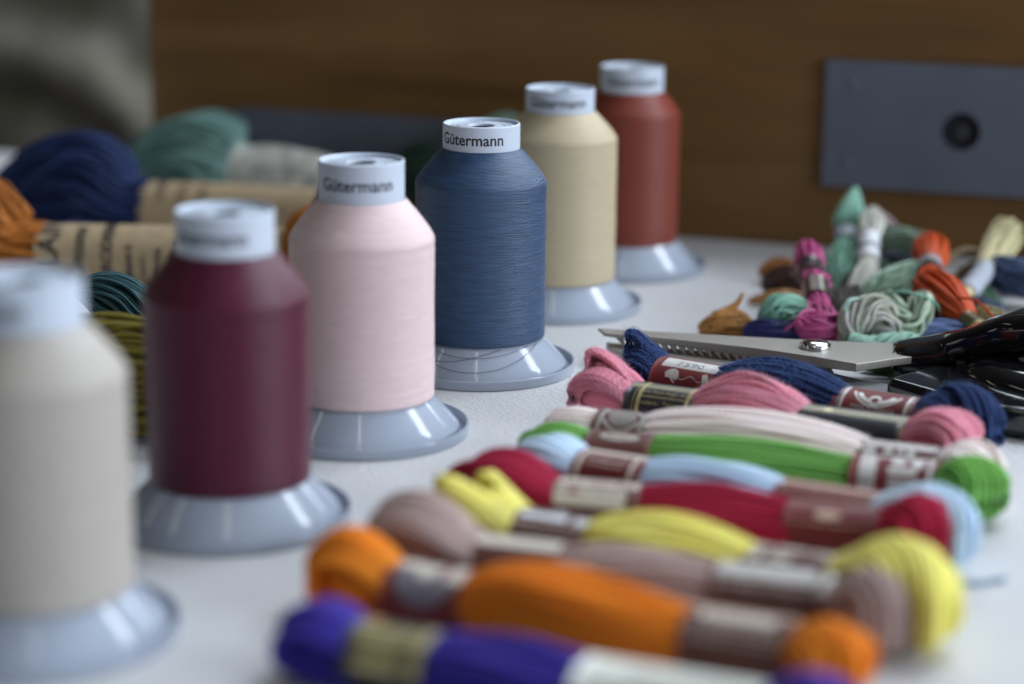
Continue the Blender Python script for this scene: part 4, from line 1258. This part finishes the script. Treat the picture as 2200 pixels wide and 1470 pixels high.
floss('olive brown floss skein low on the table behind the variegated green coil', [(176, 952, 5, 3), (184, 950, 8, 6.5), (193, 946, 6, 6), (202, 944, 4, 3)], 40, (0.13, 0.10, 0.045), 88)

for lab, pth, n_, c_, sd in (
        ('dark forest green floss skein lowest at the back of the heap, behind the off-white one', [(172, 1078, 5, 3), (182, 1076, 9, 8), (196, 1072, 9, 8), (208, 1068, 6, 4)], 44, (0.05, 0.085, 0.06), 101),
        ('small bottle green floss end between the orange and cream skeins', [(204, 1012, 4, 3), (212, 1010, 8, 6.5), (221, 1004, 7, 6), (228, 999, 4, 3)], 36, (0.055, 0.12, 0.075), 102),
        ('sage and mint floss end under the cream skein paper band', [(200, 1000, 5, 3), (206, 996, 9, 6), (213, 990, 6, 5), (217, 984, 3, 2)], 36, (0.19, 0.31, 0.24), 103),
        ('charcoal floss skein across the bottom of the heap, below the off-white one', [(150, 1002, 4, 3), (160, 1004, 8, 7), (172, 1008, 8, 7), (182, 1012, 5, 3)], 44, (0.035, 0.034, 0.032), 104),
        ('khaki floss skein lying under the cream fan at the back right', [(216, 1046, 5, 3), (226, 1045, 9, 7.5), (240, 1042, 9, 7.5), (252, 1038, 5, 4)], 44, (0.17, 0.14, 0.07), 105),
        ('small khaki floss end beside the orange skein olive band', [(206, 958, 4, 3), (212, 957, 8, 6), (220, 953, 6, 5), (226, 950, 3, 2)], 34, (0.24, 0.20, 0.09), 106),
        ('dark maroon floss end left of the magenta skein foil bands', [(122, 1034, 4, 3), (128, 1030, 9, 7), (135, 1024, 9, 7), (140, 1018, 5, 3)], 40, (0.065, 0.030, 0.022), 107),
        ('deep green floss skein wedged between the mint and sage skeins', [(158, 1016, 5, 4), (166, 1022, 11, 8), (178, 1028, 12, 8), (190, 1030, 9, 5)], 46, (0.050, 0.095, 0.06), 108),
        ('grey-green floss end curling over the top of the green coil', [(178, 954, 12, 3), (184, 952, 17, 5.5), (189, 948, 13, 5.5), (191, 944, 7, 4)], 34, (0.24, 0.33, 0.25), 109),
        ('faded pink floss end lying behind the grey-green skein', [(200, 1068, 18, 2), (190, 1074, 25, 4), (184, 1078, 31, 3.4), (181, 1080, 35, 1)], 24, (0.36, 0.27, 0.29), 110),
        ('dusty brown floss skein under the round mint skein', [(116, 962, 4, 3), (126, 962, 7, 6), (138, 962, 7, 6), (146, 962, 4, 3)], 40, (0.11, 0.065, 0.03), 111)):
    floss(lab, pth, n_, c_, sd, twist=1.2, mess=.10)

for lab, pth, c_, r_, sd in (
        ('loose mint floss strand looping over the top of the green coil', [(158, 940, 16), (166, 936, 24), (176, 934, 24), (186, 938, 19), (190, 942, 10)], FCOL['mint'], .6, 121),
        ('loose cream floss strand trailing on the table left of the cream fan', [(204, 1046, 6), (212, 1050, 14), (222, 1052, 12), (232, 1052, 16)], FCOL['cream'], .55, 122),
        ('loose magenta floss strand sticking out left of the magenta tangle', [(130, 926, 12), (125, 924, 15), (121, 925, 11), (119, 928, 8.5)], FCOL['mag'], .6, 123),
        ('loose grey-green floss strand standing up behind the off-white skein', [(178, 1050, 20), (184, 1048, 28), (190, 1049, 31), (196, 1052, 27)], (.22, .32, .24), .55, 124),
        ('loose orange red floss strand curling out over the olive band', [(196, 936, 22), (202, 931, 22), (208, 928, 17), (212, 927, 11)], FCOL['orange'], .6, 125),
        ('fine navy yarn strand straying from the navy hank at the left edge', [(-262, 1172, 34), (-276, 1166, 27), (-287, 1162, 18), (-296, 1160, 6), (-306, 1160, 1)], (.012, .026, .09), .7, 126),
        ('second navy yarn strand straying higher over the left of the navy hank', [(-240, 1168, 50), (-258, 1160, 47), (-276, 1158, 34), (-288, 1160, 20)], (.012, .026, .09), .7, 127)):
    P = smooth_path(pth, 40)
    V, F, rv = tubes(P, r_, k=8, lobes=3, amp=.15, twist=1.5)
    c0 = P.mean(0)
    o = mk('floss_strand', V - c0, F, yarn_mat('strand_' + str(sd), c_, rough=.5), None, rv)
    o.location = Vector(c0) * S
    tag(o, lab, 'floss strand')

# ------------------------------------------------------------------ scissors
sx0, sy0 = 125.0, 874.0
scis = empty('pinking_scissors', (sx0, sy0, 0))
tag(scis, 'pinking scissors with steel blades and glossy black handles lying behind the wool skeins', 'scissors')


def prism(pts, z0, z1, bm=None):
    bm = bm or bmesh.new()
    lo = [bm.verts.new((x - sx0, y - sy0, z0 if np.isscalar(z0) else z0[i])) for i, (x, y) in enumerate(pts)]
    hi = [bm.verts.new((x - sx0, y - sy0, z1 if np.isscalar(z1) else z1[i])) for i, (x, y) in enumerate(pts)]
    bm.faces.new(hi); bm.faces.new(lo[::-1]); n = len(pts)
    for i in range(n):
        j = (i + 1) % n
        bm.faces.new((lo[i], lo[j], hi[j], hi[i]))
    return bm


# upper blade: far edge, shank, near edge
far = [(36.5, 905.2), (70, 898.6), (101.6, 892.2), (126.2, 887.5), (150, 884.5), (172, 884)]
nearp = [(172, 865.5), (155, 857.5), (137.9, 848.0), (122.5, 859.5), (99.7, 873.0), (68, 886.5), (38.8, 896.0)]
zb = [12.8, 11.6, 10.6, 10.2, 10.6, 10.8, 10.8, 10.8, 10.6, 9.6, 9.6, 11.0, 12.6]
blade = from_bm('blade', prism(far + nearp, zb, 14.0), STEEL, scis, bevel=.35, segs=2)
# pinked teeth hanging under the upper blade's near edge
bm = bmesh.new()
nt_ = 19
a = np.array([43.5, 894.0]); b = np.array([112, 866.6])
for i in range(nt_):
    p = a + (b - a) * i / nt_; q = a + (b - a) * (i + .66) / nt_; dpt = np.array([.35, .9])
    zt_ = 12.0 - 2.2 * (i / nt_)
    m_ = p * .35 + q * .65
    tri = [(*(p + dpt), zt_), (*(q + dpt), zt_), (*(m_ + dpt * .4 + (b - a) / nt_ * .5), zt_ - 2.9)]
    f0 = [bm.verts.new((x - sx0, y - sy0, z)) for x, y, z in tri]
    f1 = [bm.verts.new((x - sx0 + .8, y - sy0 + 2.4, z)) for x, y, z in tri]
    bm.faces.new(f0); bm.faces.new(f1[::-1])
    for k in range(3): bm.faces.new((f0[k], f1[k], f1[(k + 1) % 3], f0[(k + 1) % 3]))
from_bm('teeth', bm, STEEL, blade)
# lower blade and its dark shank
lowp = [(40, 902), (75, 893), (112, 884), (131, 872), (131, 849), (112, 848), (93.8, 856), (66, 872.5), (41.5, 889.5)]
low = from_bm('blade', prism(lowp, 3.2, [8.8, 8.0, 7.6, 7.6, 7.0, 6.6, 6.8, 7.6, 8.4]), STEEL, scis, bevel=.4, segs=2)
from_bm('shank', prism([(126, 868), (140, 852), (168, 834), (166, 816), (148, 826), (128, 850)], 3.0, 6.6), STEEL_DK, low, bevel=.5)
V, F = lathe([(6.3, 13.5), (6.6, 14.6), (6.4, 15.6), (5.0, 16.5), (2.6, 16.9), (0.01, 17.0)], 64)
mk('pivot_screw', V + np.array([125.0 - sx0, 874.5 - sy0, 0]), F, CHROME, scis)

# handles
def torus_geo(c, Rx, Ry, r, rz_, tilt=0.0, rot=0.0, n=72, k=24):
    t = np.linspace(0, 2 * np.pi, n, endpoint=False); p = np.linspace(0, 2 * np.pi, k, endpoint=False)
    X = (Rx + r * np.cos(p)[None]) * np.cos(t)[:, None]; Y = (Ry + r * np.cos(p)[None]) * np.sin(t)[:, None]; Z = rz_ * np.sin(p)[None] + 0 * X
    M = np.array(Matrix.Rotation(rot, 3, 'Z') @ Matrix.Rotation(tilt, 3, 'Y'))
    V = np.stack([X, Y, Z], -1).reshape(-1, 3) @ M.T + np.array(c)
    i = np.arange(n * k).reshape(n, k)
    return V, np.stack([i, np.roll(i, -1, 0), np.roll(np.roll(i, -1, 0), -1, 1), np.roll(i, -1, 1)], -1).reshape(-1, 4), np.zeros(n * k)


off = np.array([sx0, sy0, 0])
hp = smooth_path([(158, 874, 10.5, 9.8, 5.0), (160, 873.8, 10.6, 11.3, 5.8), (164, 873, 11, 12, 6.4), (172, 871, 12.2, 12.5, 7), (181, 868, 15.5, 12, 7), (189, 862.5, 20, 12, 7), (197, 858, 24, 12.5, 7.5), (206, 853, 27.3, 13.5, 8.5), (225, 846, 31, 14, 9), (262, 835, 34, 13, 8)], 70)
g1 = loft(hp[:, :3], hp[:, 3], hp[:, 4], k=56, ex=3.6)
cap_ = loft(np.stack([np.linspace(157.2, 158, 4), np.linspace(874.2, 874, 4), np.full(4, 10.5)], -1), np.array([.1, 8.9, 9.5, 9.8]), np.array([.1, 4.3, 4.8, 5.0]), k=56, ex=3.6)
g2 = torus_geo((258, 842, 33), 44, 28, 9, 7.5, tilt=R(-7), rot=R(-22))
V, F, _ = join_geo([g1, cap_, g2])
hA = mk('handle', V - off, F, BLACK, scis)
from_bm('bumper', prism([(180, 858), (192, 855), (191, 851), (179, 853.5)], 7.5, 14.0), BLACK_RUB, hA, bevel=.4)

bm = prism([(147, 833), (168, 855), (196, 858), (262, 842), (262, 790), (200, 783), (176, 796), (161.5, 814)], 1.0, 12.2)
hB = from_bm('handle', bm, BLACK, scis, bevel=3.2, segs=6)
V, F, _ = torus_geo((233, 843, 10.8), 38, 28, 16, 8.8, tilt=R(-2), rot=R(-12))
mk('finger_ring', V - off, F, BLACK, hB)
